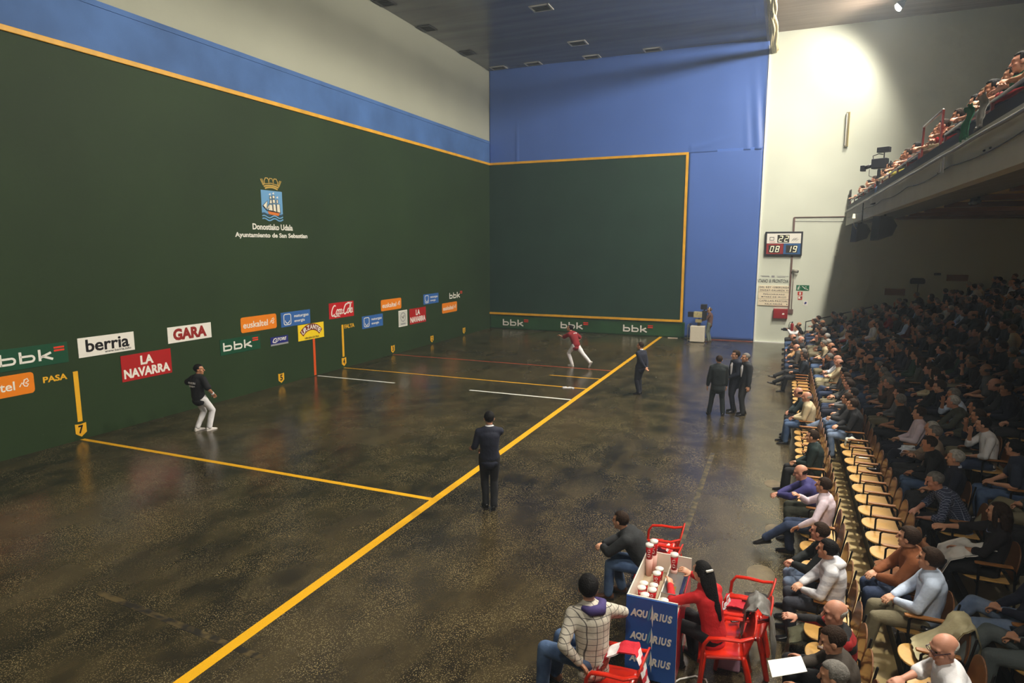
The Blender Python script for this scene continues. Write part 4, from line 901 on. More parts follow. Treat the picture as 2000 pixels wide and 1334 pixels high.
MB().box(.315,CW-.02,.36,CL-.25,.84,.86).build('steel_lid', M_steel, ct); MB().box(.315,CW-.02,CL-.25,CL-.02,.78,.8).build('steel_tray', M_steel, ct); MB().box(.315,CW-.02,.35,.362,.8,.9).build('glass_divider', M_steel, ct)
MB().box(.42,.45,.45,.6,.86,.864).build('gold_label', mat('gold_label', lin(170,130,50), .3, metal=.5), ct); MB().box(.51,.54,.4,.95,.84,.9).build('dark_rail', mat('cart_dark_blue', lin(24,30,70), .3), ct)
for k in range(3):
    z = .80 - k*.27
    for body, x, wd in (('A',.082,.07),('Q',.148,.066),('U',.21,.058),('R',.325,.06),('I',.375,.026),('U',.42,.058),('S',.475,.052)):
        o = link('letter', text_mesh(body, wd, .088, .045, .2, .003), S_white, ct); o.matrix_local = Matrix.Translation((x, -.001, z)) @ FRONT
    for p, m in (([(.262,-.06),(.275,.0),(.282,.13),(.30,.02),(.292,-.13),(.278,-.03)], S_white), ([(.235,-.05),(.255,.05),(.279,.11),(.262,.0),(.245,-.07)], mat('cart_teal', lin(90,160,190), .4))):
        MB().prism(p, .003, Matrix.Translation((0,0,z)) @ FRONT).build('swoosh', m, ct)
for x in (.06,CW-.06):
    for y in (.08,CL-.08): MB().tube([(x-.012,y,.04),(x+.012,y,.04)], .035, 10, rnd_cap=False).build('castor', M_black, ct)
M_cupw = mat('cup_white', lin(238,232,224), .5); M_cupr = mat('cup_red', lin(190,20,28), .4)
def cup(x, y, z, h, label, stack=0):
    t = empty('paper_cup', (14.57+x, -28.13+y, z)); tag(t, label, 'cup', 'paper cups on the drinks cart'); r0, r1 = .034, .049; h *= 1.25
    if stack: MB().tube([(0,0,0),(0,0,stack)], [.036,.046], 16, rnd_cap=False).build('stacked_rims', mat('cup_pink', lin(226,178,164), .5), t, True)
    z0 = stack; f = lambda k: r0 + (r1-r0)*k
    MB().tube([(0,0,z0),(0,0,z0+h*.85)], [f(0),f(.85)], 18, rnd_cap=False).build('cup_wall', M_cupr, t, True)
    MB().tube([(0,0,z0+h*.85),(0,0,z0+h)], [f(.85)+.001,f(1)+.001], 18, rnd_cap=False).build('cup_rim', M_cupw, t, True)
    for a in (-1.6, .7):
        b = MB()
        for zz in (.2,.36,.52,.66):
            rr = f(zz)+.0015; pr = [V((rr*math.cos(a+d), rr*math.sin(a+d), z0+h*(zz+.03*math.sin(9*d+zz*20)))) for d in (-.35,-.15,.05,.25,.4)]; b.tube(pr, .0035, 5)
        b.build('script_print', M_cupw, t, True)
CUPS = [(.06,.98,.74,.15,'tall stack of red cups in the cart corner by the boy',.22),(.1,1.06,.74,.15,'tall stack of red cups against the cart end panel',.24),(.20,.92,.74,.12,'red cup beside the tall stacks on the cart',0),(.19,.80,.74,.12,'red cup between the tall stacks and the cup rows',0),
 (.085,.55,.74,.1,'first cup of the back pair on the cart',0),(.2,.55,.74,.1,'second cup of the back pair on the cart',0),(.085,.42,.74,.11,'cup by the white side of the cart, middle pair',0),(.21,.40,.74,.12,'cup toward the divider of the cart, middle pair',0),(.15,.28,.74,.11,'single centred cup between the cup pairs on the cart',0),(.085,.14,.74,.12,'front pair cup at the cart side above the blue panel',0),(.19,.13,.74,.12,'front pair cup nearer the divider above the blue panel',0),
 (.36,1.0,.8,.16,'stack of red cups on the steel part of the cart',.07),(.38,.16,.8,.1,'lone red cup beside the woman\'s hand on the cart',0)]
for c in CUPS: cup(*c)
# ================================================================== television camera on the court
tc = empty('tv_camera_cart', (12.1,-1.15,0)); tag(tc, 'television camera on a cart wrapped in white sheet by the blue wall', 'camera')
M_sheet = mat('white_sheet', lin(214,204,184), .7, bump=.5, bscale=6); M_tvb = mat('tv_black', lin(32,32,38), .45); M_tvg = mat('tv_grey', lin(176,164,120), .5, var=.3, vscale=14)
bevel(MB().box(-.34,.36,-.3,.25,.03,.82).build('wrapped_case', M_sheet, tc), .02)
for p in ([(-.46,-.3,.02),(-.46,-.3,.86)],[(-.46,.25,.02),(-.46,.25,.86)],[(-.46,-.3,.86),(-.46,.25,.86),(-.34,.25,.86)],[(-.46,-.3,.1),(-.34,-.3,.1)],[(-.46,-.3,.8),(-.34,-.3,.8)]): MB().tube(p, .018, 6).build('cart_frame', mat('cart_frame_grey', lin(120,116,92), .4, metal=.4), tc, True)
MB().tube([(.05,0,.82),(.05,0,1.12)], .08, 12).build('pedestal', M_tvb, tc, True); MB().box(-.12,.2,-.1,.1,1.0,1.16).build('pan_head', mat('tv_brass', lin(160,146,100), .4), tc)
bevel(MB().box(-.22,.26,-.14,.14,1.24,1.54).build('camera_body', M_tvg, tc), .02); bevel(MB().box(-.5,-.22,-.13,.13,1.26,1.52).build('lens_hood', M_tvb, tc), .01); bevel(MB().box(.2,.42,-.16,.16,1.16,1.6).build('rear_box', M_tvb, tc), .02)
bevel(MB().box(.12,.42,-.12,.12,1.66,1.92).build('viewfinder', M_tvb, tc), .02); MB().box(.1,.12,-.08,.08,1.7,1.88).build('screen', mat('tv_screen', lin(120,60,70), .3), tc); MB().tube([(.3,0,1.55),(.28,0,1.7)], .03, 8).build('viewfinder_arm', M_tvb, tc, True)
for s in (-1,1): MB().tube([(.3,s*.1,1.2),(.55,s*.2,1.1)], .015, 6).build('pan_bar', M_tvb, tc, True)
# small things on the court
o = MB(); 
for i, (x, y, a, l) in enumerate(((0,0,.2,.28),(.12,.06,-.4,.2),(-.1,.02,.8,.16))):
    o.prism([(-l/2,-.05),(l/2,-.04),(l/2,.05),(-l/2,.04)], .02+.006*i, Matrix.Translation((x,y,0)) @ Matrix.Rotation(a,4,'Z'))
o = o.build('white_towel', WHITEC, None, loc=(9.37,-14.14,.0)); tag(o, 'crumpled white towel on the floor by the yellow line', 'towel')
o = MB().box(-.25,.25,-.05,.05,0,.03).build('floor_marker', mat('marker_cream', lin(226,206,180), .5), None, loc=(10.75,-.35,0)); tag(o, 'small pale block on the floor at the end of the foul line', 'block')
# ================================================================== figures
KIT = {}
def lap(**k): return pose(True, **k)
# generic seated poses for the crowd
KIT['a'] = grow(lap(lean=-.12, yaw=-.5, pitch=-.05))
KIT['b'] = grow(lap(lean=.35, yaw=-.55, wr=((-.04,.36,.66),(.04,.36,.66)), elbow=((-1,.1,-.4),(1,.1,-.4)), head_fwd=.02))
KIT['c'] = grow(lap(lean=-.1, yaw=-.35, wr=((.12,.2,.78),(-.1,.2,.82)), elbow=((-1,-.1,-.6),(1,-.1,-.6)), pitch=-.1))
KIT['d'] = grow(lap(lean=-.2, yaw=-.7, an=((-.1,.42,.085),(.02,.62,.3)), knee=((-.1,1,.6),(.1,.6,1)), toes=((-.1,1,0),(-.1,1,.35))))
KIT['e'] = grow(lap(lean=.1, yaw=-.4, wr=((-.1,.2,.66),(.08,.2,1.0)), elbow=((-1,-.2,-.5),(.6,-.2,-1)), pitch=-.12, head_fwd=.03), sleeve='roll')
KIT['f'] = grow(lap(lean=.15, yaw=-.9, wr=((-.1,.26,.66),(.1,.24,.66)), twist=-.25), sleeve='short')
KIT['g'] = grow(lap(lean=-.1, yaw=-.6, slim=.88, wr=((-.05,.18,.66),(.06,.19,.66))), sleeve='long')
KIT['h'] = grow(lap(lean=.25, yaw=-.2, pitch=-.2, wr=((-.08,.3,.66),(.08,.28,.66))), jacket=.012)
# near and singled-out figures
N = {}
N['pink'] = grow(lap(lean=-.02, yaw=-.5, twist=-.15, an=((-.02,.72,.24),(.1,.36,.085)), knee=((-.2,.7,1),(.1,1,.5)), toes=((-.2,1,-.2),(.1,1,0)), wr=((-.3,.26,.62),(.02,.28,.98)), elbow=((-1,-.5,-.2),(.9,-.2,-.9))), True)
N['greenj'] = grow(lap(lean=.08, yaw=-.3, wr=((-.06,.24,.67),(.04,.25,.66)), an=((-.12,.42,.085),(.12,.46,.085))), True, jacket=.012)
N['purple'] = grow(lap(lean=.5, yaw=-.2, pitch=-.3, wr=((-.03,.56,.72),(.03,.56,.72)), elbow=((-1,.1,-.4),(1,.1,-.4))), True, jacket=.01)
N['clasp'] = grow(lap(lean=.2, yaw=-.45, wr=((-.05,.36,.72),(.05,.36,.72)), elbow=((-1,-.2,-.5),(1,-.2,-.5)), curl=.9), True, jacket=.01)
N['hoodie'] = grow(lap(lean=.1, yaw=-.45, wr=((-.08,.26,.67),(.02,.28,.7)), elbow=((-1,-.4,-.5),(1,-.2,-.5))), True, jacket=.012)
N['redblack'] = grow(lap(lean=.12, yaw=.1, pitch=-.15, twist=.2, wr=((-.1,.3,.7),(.3,.36,.9)), elbow=((-1,-.4,-.5),(1,-.3,-.5))), True)
N['paper'] = grow(lap(lean=.2, yaw=-.1, pitch=-.35, wr=((-.16,.34,.74),(.14,.36,.78)), elbow=((-1,-.4,-.5),(1,-.4,-.5))), True, sleeve='long', jacket=.008)
N['ltblue'] = grow(lap(lean=-.05, yaw=-.55, twist=-.1, wr=((-.04,.22,.68),(.04,.24,.70)), elbow=((-1,-.5,-.4),(1,-.4,-.4)), an=((-.14,.5,.085),(.12,.46,.085))), True, loose=.01)
N['brownj'] = grow(lap(lean=.12, yaw=-.5, wr=((-.04,.3,.67),(.04,.33,.70)), elbow=((-1,-.3,-.4),(1,-.3,-.4))), True, jacket=.02)
N['glasses'] = grow(lap(lean=.1, yaw=.35, pitch=-.3, wr=((-.12,.3,.66),(.2,.26,.72)), elbow=((-1,-.5,-.3),(1,-.3,-.5))), True, sleeve='roll', loose=.012)
N['plaid'] = grow(lap(lean=.62, yaw=-.1, pitch=-.35, wr=((-.16,.42,.6),(.12,.46,.62)), elbow=((-1,-.1,-.5),(1,-.1,-.5))), True, sleeve='roll')
N['woman'] = grow(lap(lean=-.1, yaw=-.75, slim=.92, wr=((-.02,.24,.70),(.22,.36,.86)), elbow=((-1,-.4,-.5),(1,-.3,-.5))), True, sleeve='roll')
N['cross'] = grow(lap(lean=-.1, yaw=-.5, an=((-.1,.5,.085),(.0,.78,.3)), knee=((-.1,1,.6),(.1,.7,1)), toes=((-.1,1,0),(-.1,1,.3)), wr=((-.06,.2,.68),(.08,.21,.68))), True, jacket=.01)
N['video'] = grow(lap(lean=.1, yaw=-.1, wr=((-.06,.36,1.12),(.06,.36,1.12)), elbow=((-1,-.1,-.7),(1,-.1,-.7))), False)
# standing figures
N['umpire'] = grow(pose(False, lean=.02, yaw=.05, pitch=.0, wr=((-.28,.26,1.04),(-.12,.27,1.02)), elbow=((-.25,-.7,-1),(.25,-.7,-1)), an=((-.06,.06,.085),(.07,-.04,.085)), curl=1.0), True)
N['behind'] = grow(pose(False, lean=.02, yaw=.2, wr=((-.03,-.22,.93),(.05,-.22,.93)), elbow=((-1,.2,-.1),(1,.2,-.1)), palm=((0,1,0),(0,1,0)), an=((-.07,.0,.085),(.07,.05,.085)), curl=.8), True)
N['suit1'] = grow(pose(False, lean=.03, yaw=.1, wr=((-.28,.06,.86),(.24,.1,.84)), an=((-.2,.12,.085),(.16,.02,.085)), palm=((-1,0,0),(1,0,0)), curl=.4), True, jacket=.018)
N['suit2'] = grow(pose(False, lean=-.02, yaw=-.1, wr=((-.1,.2,1.0),(.1,.2,1.0)), an=((-.1,.06,.085),(.11,-.06,.085)), curl=.5), True, jacket=.018)
N['suit3'] = grow(pose(False, lean=.0, yaw=-.05, wr=((-.26,.02,.86),(.26,.03,.86)), an=((-.1,.08,.085),(.11,-.04,.085)), palm=((-1,0,0),(1,0,0)), curl=.5), True, jacket=.018)
N['player'] = grow(pose(False, lean=.06, pz=.88, yaw=-.85, wr=((-.3,.22,1.08),(.24,.22,.92)), elbow=((-1,-.9,.1),(1,-.7,-.2)), an=((-.1,-.02,.09),(.12,.14,.085)), knee=((-.05,1,.3),(.1,1,.3)), toes=((.05,1,0),(.15,1,0)), curl=1.0), True, sleeve='short', loose=.008)
N['runner'] = grow(pose(False, lean=.5, pz=.84, yaw=.3, pitch=.25, wr=((-.12,.68,1.12),(.25,.2,.86)), elbow=((-.8,-.3,-1),(1,-.8,-.2)), an=((-.05,.14,.085),(.1,-.62,.2)), knee=((0,1,.3),(.0,1,-.3)), toes=((0,1,0),(0,.55,-.83)), curl=.9), True, sleeve='short', loose=.006)
N['operator'] = grow(pose(False, lean=.04, yaw=.0, wr=((-.2,.4,1.08),(.2,.42,1.08)), an=((-.1,.02,.085),(.11,-.04,.085))), False)
# around the cart
N['boy1'] = grow(lap(lean=.62, yaw=-.3, pitch=-.05, wr=((-.03,.54,.68),(.03,.54,.70)), elbow=((-1,.1,-.4),(1,.1,-.4)), slim=.95, an=((-.12,.42,.085),(.12,.3,.085)), curl=1.0), True, jacket=.024)
N['boy2'] = grow(lap(lean=.1, yaw=-.9, twist=-.75, slim=.92, pz=.56, wr=((-.2,-.05,.58),(.3,.06,.78)), elbow=((-1,.3,.2),(1,-.6,-.2)), an=((-.16,.42,.085),(.12,.46,.085))), True, jacket=.008)
N['vendor'] = grow(lap(lean=.3, yaw=-.2, twist=-.1, slim=.86, wr=((-.12,.48,.9),(.16,.42,.98)), elbow=((-1,-.6,-.5),(1,-.4,-.6)), an=((-.14,.3,.085),(.12,.3,.085))), True)
# balcony, leaning on the rail
KB = {}
KB['a'] = grow(lap(lean=.42, yaw=-.4, pitch=-.1, wr=((-.1,.5,.80),(.12,.54,.82)), elbow=((-1,0,-.2),(1,0,-.2)), rnd_back=.05), sleeve='roll')
KB['b'] = grow(lap(lean=.55, yaw=-.2, pitch=-.1, wr=((.1,.48,.80),(-.1,.5,.83)), elbow=((-1,.1,-.1),(1,.1,-.1)), rnd_back=.06), sleeve='short')
KB['c'] = grow(lap(lean=.25, yaw=-.5, wr=((-.12,.4,.78),(.12,.4,.78)), elbow=((-1,0,-.3),(1,0,-.3))), sleeve='long')
flush()
RZ = PI/2
# ---- people on the court
CG = 'people on the court'
def stand_at(k, label, x, y, rz, shirt, tr, **kw): return person(N[k], label, (x, y, 0), rz, shirt, tr, group=CG, **kw)
p = stand_at('umpire','umpire in navy sweater and black trousers standing beside the yellow foul line',11.22,-24.46,math.radians(28),NAVY,BLACKC,hair='short',hairm='black',sc=1.05,collar=WHITEC)
p = stand_at('behind','umpire in navy sweater with hands clasped behind his back',11.85,-14.11,math.radians(62),NAVY,cloth('navy_trousers',(20,22,36)),hair='short',hairm='brown',sc=.99,collar=WHITEC)
DS = cloth('dark_suit',(26,34,36)); DS2 = cloth('navy_suit',(24,30,48)); DS3 = cloth('grey_suit',(34,38,44))
stand_at('suit1','man in dark green-black suit seen from behind, leftmost of the three',14.43,-15.95,math.radians(12),DS,DS,hair='thin',hairm='brown',sc=1.0,collar=WHITEC,shirt_name='jacket')
_s2 = stand_at('suit2','man in navy jacket with white shirt half hidden between two suited men',14.83,-15.3,math.radians(118),DS2,cloth('navy_trousers',(20,22,36)),hair='thick',hairm='brown',sc=1.04,collar=WHITEC,shirt_name='jacket')
_s3 = stand_at('suit3','grey-haired man in dark jacket and grey trousers, rightmost of the three',15.13,-15.55,math.radians(116),DS3,CHAR,hair='thin',hairm='grey',sc=1.03,collar=WHITEC,shirt_name='jacket')
for pr, k in ((_s2,'suit2'),(_s3,'suit3')):
    T_ = N[k]['P']['torso']; kid('shirt_front', MB().tube([T_[2]+V((0,.125,0)), T_[3]+V((0,.142,0)), T_[4]+V((0,.14,0)), T_[5]+V((0,.105,0))], [(.03,.03),(.045,.036),(.06,.04),(.05,.03)], 12, side=(1,0,0)).mesh('shirt_front'), WHITEC, pr)
p = stand_at('player','pelota player in black shirt and white trousers by the green wall',2.14,-22.8,math.radians(-4),BLACKC,WHITEC,hair='short',hairm='black',sc=1.06,shoes=SH_WHT,sole=SH_WHT,skin=1)
S_, e_, w_, _s = N['player']['P']['arm'][1]
wb = MB().tube([w_ - (w_-e_).normalized()*.06, w_ - (w_-e_).normalized()*.005], .038, 12, rnd_cap=False).build('wristband', WHITEC, p, True)
for body, z, wd, ht in (('OLAIZOLA',1.315,.26,.05),('bbk=',1.235,.2,.05)):
    o = link('shirt_lettering', text_mesh(body, wd, ht, .03, 0, .003), WHITEC, p); o.matrix_local = Matrix.Translation((0,N['player']['P']['torso'][4].y-.150,z-.08)) @ Matrix.Rotation(-.05,4,'X') @ Matrix(((1,0,0,0),(0,0,-1,0),(0,1,0,0),(0,0,0,1)))
p = stand_at('runner','pelota player in dark red shirt and white trousers running near the front wall',8.42,-10.1,math.radians(68),cloth('dark_red',(130,18,26)),WHITEC,hair='short',hairm='black',sc=1.06,shoes=SH_WHT,sole=SH_WHT)
o = MB().box(-.09,.09,-.012,.0,-.03,.03).build('shirt_patch', WHITEC, p); o.location = N['runner']['P']['torso'][5] + V((0,-.14,.02))
p = stand_at('operator','camera operator in brown shirt and grey trousers by the blue wall',12.66,-1.0,math.radians(88),cloth('brown_shirt',(96,66,58)),cloth('grey_green',(96,104,92)),hair='short',hairm='light',sc=1.0,shoes=SH_BRN)
kid('headphones', MB().tube([(.088,0,-.01),(.092,0,.06),(.05,-.01,.13),(0,-.01,.145),(-.05,-.01,.13),(-.092,0,.06),(-.088,0,-.01)], .014, 8).mesh('headphones'), mat('headset_cream', lin(210,190,140), .5), p, N['operator']['headM'])
# ---- around the cart
GC = 'people around the drinks cart'
person(N['boy1'],'boy in dark hooded jacket and jeans leaning forward on a red chair',(14.42,-26.5,0),math.radians(88),cloth('dark_jacket',(34,36,38)),DENIM,hair='short',hairm='brown',hood=cloth('dark_jacket',(34,36,38)),group=GC,shoes=SH_BRN,eyes=True,shirt_name='jacket')
person(N['boy2'],'boy in cream checked sweater with purple collar beside the cart',(14.31,-28.74,0),math.radians(72),cloth('cream_check',(206,198,182),'check',(70,66,66),sc=5.2),DENIM,hair='thick',hairm='black',hood=cloth('purple',(66,54,110)),sc=1.08,group=GC,shoes=SH_BRN,shirt_name='sweater')
p = person(N['vendor'],'woman in red top with long dark hair reaching over the drinks cart',(15.42,-27.74,0),math.radians(56),cloth('vendor_red',(196,26,30)),BLACKC,hair='longer',hairm='black',group=GC,shirt_name='top')
kid('hair_clip', MB().box(-.04,.04,-.01,.01,-.008,.008).mesh('hair_clip'), mat('clip_white', lin(240,236,226), .3), p, N['vendor']['headM'] @ Matrix.Translation((0,-.118,.07)))
o = sub(script(None, .2, 0),'script_lettering',WHITEC,p); o.matrix_local = Matrix.Translation(N['vendor']['P']['torso'][4] + V((.09,-.155,.02))) @ Matrix.Rotation(-.25,4,'X') @ Matrix.Rotation(.35,4,'Z') @ Matrix(((1,0,0,0),(0,0,-1,0),(0,1,0,0),(0,0,0,1)))
# ---- the stand, rows counted from the court
occupied = {}
def seat_person(key, r, y, label, shirt, tr, kits=N, dx=0, dz=0, rz=0, **kw):
    x, z = row_xz(r); place_seat(r, y); occupied.setdefault(r, []).append(y)
    return person(kits[key], label, (x+dx, y, z+dz), RZ+rz, shirt, tr, **kw)
P1 = seat_person('pink',0,-24.3,'man in pale pink shirt and jeans with crossed legs in the first row',cloth('pale_pink',(222,204,214)),DENIMD,hair='short',hairm='brown',collar=cloth('pale_pink',(222,204,214)),eyes=True)
seat_person('purple',0,-23.6,'balding man in purple sweater hunched forward behind the pale pink shirt',cloth('purple_sweater',(58,54,112)),cloth('olive',(70,72,60)),hair='bald',hairm='brown',skin=2)
seat_person('greenj',0,-21.55,'man in dark green jacket and black trousers sitting alone in first row',cloth('dark_green',(22,40,38)),BLACKC,hair='short',hairm='brown',collar=cloth('pale_blue',(150,176,206)),shirt_name='jacket',eyes=True)
seat_person('clasp',0,-26.05,'balding man in black jacket and blue jeans with clasped hands, first row',cloth('black_green',(18,24,24)),DENIML,hair='thin',hairm='brown',skin=2,shirt_name='jacket',eyes=True)
hd = cloth('white_black_hoodie',(222,222,226),'stripe',(196,196,202),sc=3)
seat_person('hoodie',0,-26.57,'young man in white hooded top with black stripes, first row',hd,cloth('slate',(52,54,64)),hair='short',hairm='black',hood=WHITEC,shirt_name='hooded_top',eyes=True)
seat_person('redblack',0,-28.02,'bald man in red and black chevron sweater in the first row',cloth('red_black',(150,18,20),'stripe',(18,16,18),sc=1.9),BLACKC,hair='bald',hairm='white',skin=2,shirt_name='sweater',eyes=True)
seat_person('paper',0,-28.52,'man in brown jacket reading a white sheet of paper, first row',cloth('brown_dark',(58,50,42)),BLACKC,hair='short',hairm='brown',shirt_name='jacket',eyes=True)
seat_person('h',0,-29.06,'grey-haired man at the bottom edge of the photo, first row',cloth('grey_coat',(84,80,74)),CHAR,KIT,hair='short',hairm='grey')
seat_person('cross',0,-11.85,'man in dark blue suit with legs stretched out, first row',cloth('suit_blue',(20,30,42)),BLACKC,hair='short',hairm='brown',collar=WHITEC,shirt_name='jacket')
seat_person('greenj',0,-18.0,'grey-haired man in cream jacket and jeans in the first row',cloth('cream_jacket',(206,190,154)),DENIM,hair='bald',hairm='white',skin=2,shirt_name='jacket')
seat_person('b',0,-17.4,'man in dark jacket beside the cream jacket, first row',cloth('teal_dark',(26,42,46)),CHAR,KIT,hair='bald',hairm='brown',skin=2)
seat_person('cross',0,-10.7,'grey-haired man in black jacket with outstretched legs, first row',BLACKC,CHAR,hair='short',hairm='grey',collar=cloth('cream_shirt',(220,200,160)),shirt_name='jacket')
seat_person('b',0,-8.5,'spectator in orange shirt leaning forward in the first row',cloth('peach',(226,176,124)),DENIMD,KIT,hair='short',hairm='brown')
pv = seat_person('video',0,-3.6,'man in pale shirt filming with a small camera at the front row end',WHITEC,DENIM,hair='short',hairm='brown')
cmr = empty('handheld_camera', (16.28,-3.6,1.12)); tag(cmr, 'small black camera held by the man in the pale shirt', 'camera'); bevel(MB().box(-.2,.06,-.05,.05,-.06,.07).build('body', M_tvb, cmr), .01); MB().tube([(-.2,0,0),(-.28,0,0)], .04, 10, rnd_cap=False).build('lens', M_black, cmr, True)
seat_person('a',0,-5.4,'man in white vest-like top near the front row end',cloth('offwhite',(214,206,200)),DENIM,KIT,hair='short',hairm='black')
seat_person('b',0,-6.6,'man in black shirt leaning forward in the first row',BLACKC,CHAR,KIT,hair='bald',hairm='brown',skin=2)
seat_person('h',0,-9.6,'man in grey jacket leaning forward, first row',cloth('grey_coat',(84,80,74)),DENIMD,KIT,hair='bald',hairm='grey',skin=2)
seat_person('a',0,-2.2,'man in dark sweater beside the fire extinguisher',BLACKC,CHAR,KIT,hair='bald',hairm='brown',skin=1)
seat_person('c',0,-7.5,'man in dark sleeveless jacket in the first row',CHAR,DENIMD,KIT,hair='bald',hairm='white',skin=2)
# second row
seat_person('ltblue',1,-26.95,'man in pale blue shirt and grey-brown trousers in the second row',cloth('pale_blue_shirt',(196,210,232)),KHAKI,hair='thick',hairm='brown',collar=cloth('pale_blue_shirt',(196,210,232)),eyes=True,dx=.02)
seat_person('brownj',1,-26.42,'man in brown suede jacket and jeans behind the pale blue shirt',cloth('suede',(128,72,36)),DENIMD,hair='thick',hairm='brown',shirt_name='jacket',eyes=True)
pg = seat_person('glasses',1,-28.72,'bald man in white shirt and glasses near the bottom edge, second row',WHITEC,KHAKI,hair='bald',hairm='white',skin=2,collar=WHITEC,eyes=True,dx=-.1)
kid('glasses', ribbon([(-.06,.0),(-.05,.018),(-.012,.018),(-.008,.0),(-.014,-.016),(-.05,-.016)],.004,.004,0,True).add(ribbon([(.06,.0),(.05,.018),(.012,.018),(.008,.0),(.014,-.016),(.05,-.016)],.004,.004,0,True).v, ribbon([(.06,.0),(.05,.018),(.012,.018),(.008,.0),(.014,-.016),(.05,-.016)],.004,.004,0,True).f).mesh('glasses'), mat('spectacle_metal', lin(60,50,70), .3, metal=.6), pg, N['glasses']['headM'] @ Matrix.Translation((0,.104,.012)) @ Matrix(((1,0,0,0),(0,0,-1,0),(0,1,0,0),(0,0,0,1))))
for s in (-1,1): kid('spectacle_arm', MB().tube([(s*.06,.104,.015),(s*.082,.0,.015)], .003, 5).mesh('spectacle_arm'), mat('spectacle_metal', lin(60,50,70), .3, metal=.6), pg, N['glasses']['headM'])
for y, k, lab, sh_, tr, hm in ((-19.5,'hoodie','man in black jacket and pale jeans in the second row',BLACKC,DENIML,'brown'),(-18.9,'clasp','man in dark grey top and jeans in the second row',CHAR,DENIM,'brown'),(-18.3,'cross','man in dark leather jacket and pale jeans, second row',cloth('leather',(40,34,32)),DENIML,'black')):
    seat_person(k,1,y,lab,sh_,tr,hair='short',hairm=hm)
seat_person('c',1,-14.1,'balding man in beige shirt and khaki trousers, second row',cloth('beige',(204,186,150)),KHAKI,KIT,hair='bald',hairm='brown',skin=2)
seat_person('c',1,-13.4,'man in pale checked shirt beside the beige shirt, second row',cloth('pale_check',(198,200,204),'check',(120,130,150),sc=12),cloth('stone',(176,166,130)),KIT,hair='bald',hairm='grey',skin=2)
# third and fourth rows, singled out
seat_person('plaid',2,-24.6,'man in blue checked shirt hunched forward in the third row',cloth('blue_check',(46,56,84),'check',(170,180,204),sc=11),BLACKC,hair='thin',hairm='grey',skin=2,eyes=True)
pw = seat_person('woman',2,-25.85,'woman in black top with long hair and a necklace, third row',cloth('black_top',(24,20,24)),BLACKC,hair='long',hairm='brown',eyes=True)
kid('necklace', MB().tube([V((.085*math.cos(a), .085*math.sin(a)+.02, -.045 - .05*max(0,math.sin(a)))) for a in [2*PI*i/20 for i in range(21)]], .010, 6).mesh('necklace'), mat('dark_beads', lin(30,26,30), .25), pw, Matrix.Translation(N['woman']['P']['neck']))
seat_person('a',2,-23.7,'white-haired man in navy sweater with pale collar, third row',NAVY,CHAR,KIT,hair='short',hairm='white',collar=cloth('pale_blue_shirt',(196,210,232)))
seat_person('f',3,-23.7,'young man in dark blue T-shirt in the fourth row',cloth('tee_blue',(44,52,70)),DENIM,KIT,hair='short',hairm='black')
seat_person('a',2,-20.9,'man in pale pink shirt with bent head, third row',cloth('pale_pink',(222,204,214)),NAVY,KIT,hair='short',hairm='brown')
seat_person('c',2,-22.3,'grey-haired man in beige and grey top, third row',cloth('beige_grey',(150,130,110)),CHAR,KIT,hair='short',hairm='grey')
seat_person('d',2,-27.2,'spectator in pale jeans with crossed legs at the photo edge, third row',NAVY,DENIML,KIT,hair='short',hairm='brown')
seat_person('d',2,-27.75,'spectator in grey jeans at the photo edge, third row',CHAR,cloth('grey_denim',(96,104,104)),KIT,hair='short',hairm='grey')
# empty seats of the first two rows
for y in (-27.08,-27.54,-25.5,-24.85,-23.05,-22.55,-22.05,-21.0,-20.5,-20.0,-19.5,-19.0,-18.5,-16.8,-16.3,-15.8,-15.3,-14.8,-14.3,-13.8,-13.3,-12.8,-12.35): place_seat(0, y)
for y in [-20.1 - .51*i for i in range(12)] + [-27.6,-28.15]: place_seat(1, y)
# ---- the rest of the crowd
GAR = [('black jacket',BLACKC),('navy sweater',NAVY),('charcoal coat',CHAR),('white shirt',WHITEC),('dark red sweater',cloth('wine',(96,20,26))),('blue shirt',cloth('blue_shirt',(56,82,150))),('grey sweater',cloth('mid_grey',(104,104,106))),('brown jacket',cloth('brown_j',(84,60,44))),('green pullover',cloth('green_p',(40,66,48))),('pale blue shirt',cloth('pale_blue_shirt',(196,210,232))),('beige jacket',cloth('beige',(204,186,150))),('dark blue coat',cloth('suit_blue',(20,30,42))),('black sweater',cloth('black_top',(24,20,24))),('red top',cloth('red_top',(150,26,30))),('olive jacket',cloth('olive',(70,72,60)))]
GW = [9,8,7,3,2,2,5,4,2,2,2,7,7,1,4]
HR = [('dark-haired','short','black'),('brown-haired','short','brown'),('grey-haired','short','grey'),('white-haired','thin','white'),('balding','bald','brown'),('long-haired','long','brown'),('long-haired','long','black'),('bushy-haired','thick','brown'),('fair-haired','short','light')]
HW = [5,8,5,2,3,2,2,3,1]
YMIN = {1:-17.8, 2:-23.0, 3:-26.5, 4:-24.5, 5:-21.0, 6:-17.8, 7:-14.2, 8:-11.0, 9:-7.5, 10:-4.0}
crowd_rows = {}
for r in range(1, 11):
    y = -1.0 - .2*rnd.random()
    while y > YMIN[r]:
        if all(abs(y - q_) > .5 for q_ in occupied.get(r, [])) and rnd.random() < (.9 if r > 1 else .8):
            gi = rnd.choices(range(len(GAR)), GW)[0]; hi = rnd.choices(range(len(HR)), HW)[0]
            crowd_rows.setdefault(r, []).append((y, gi, hi))
        y -= .56 + .05*rnd.random()
seq = {}
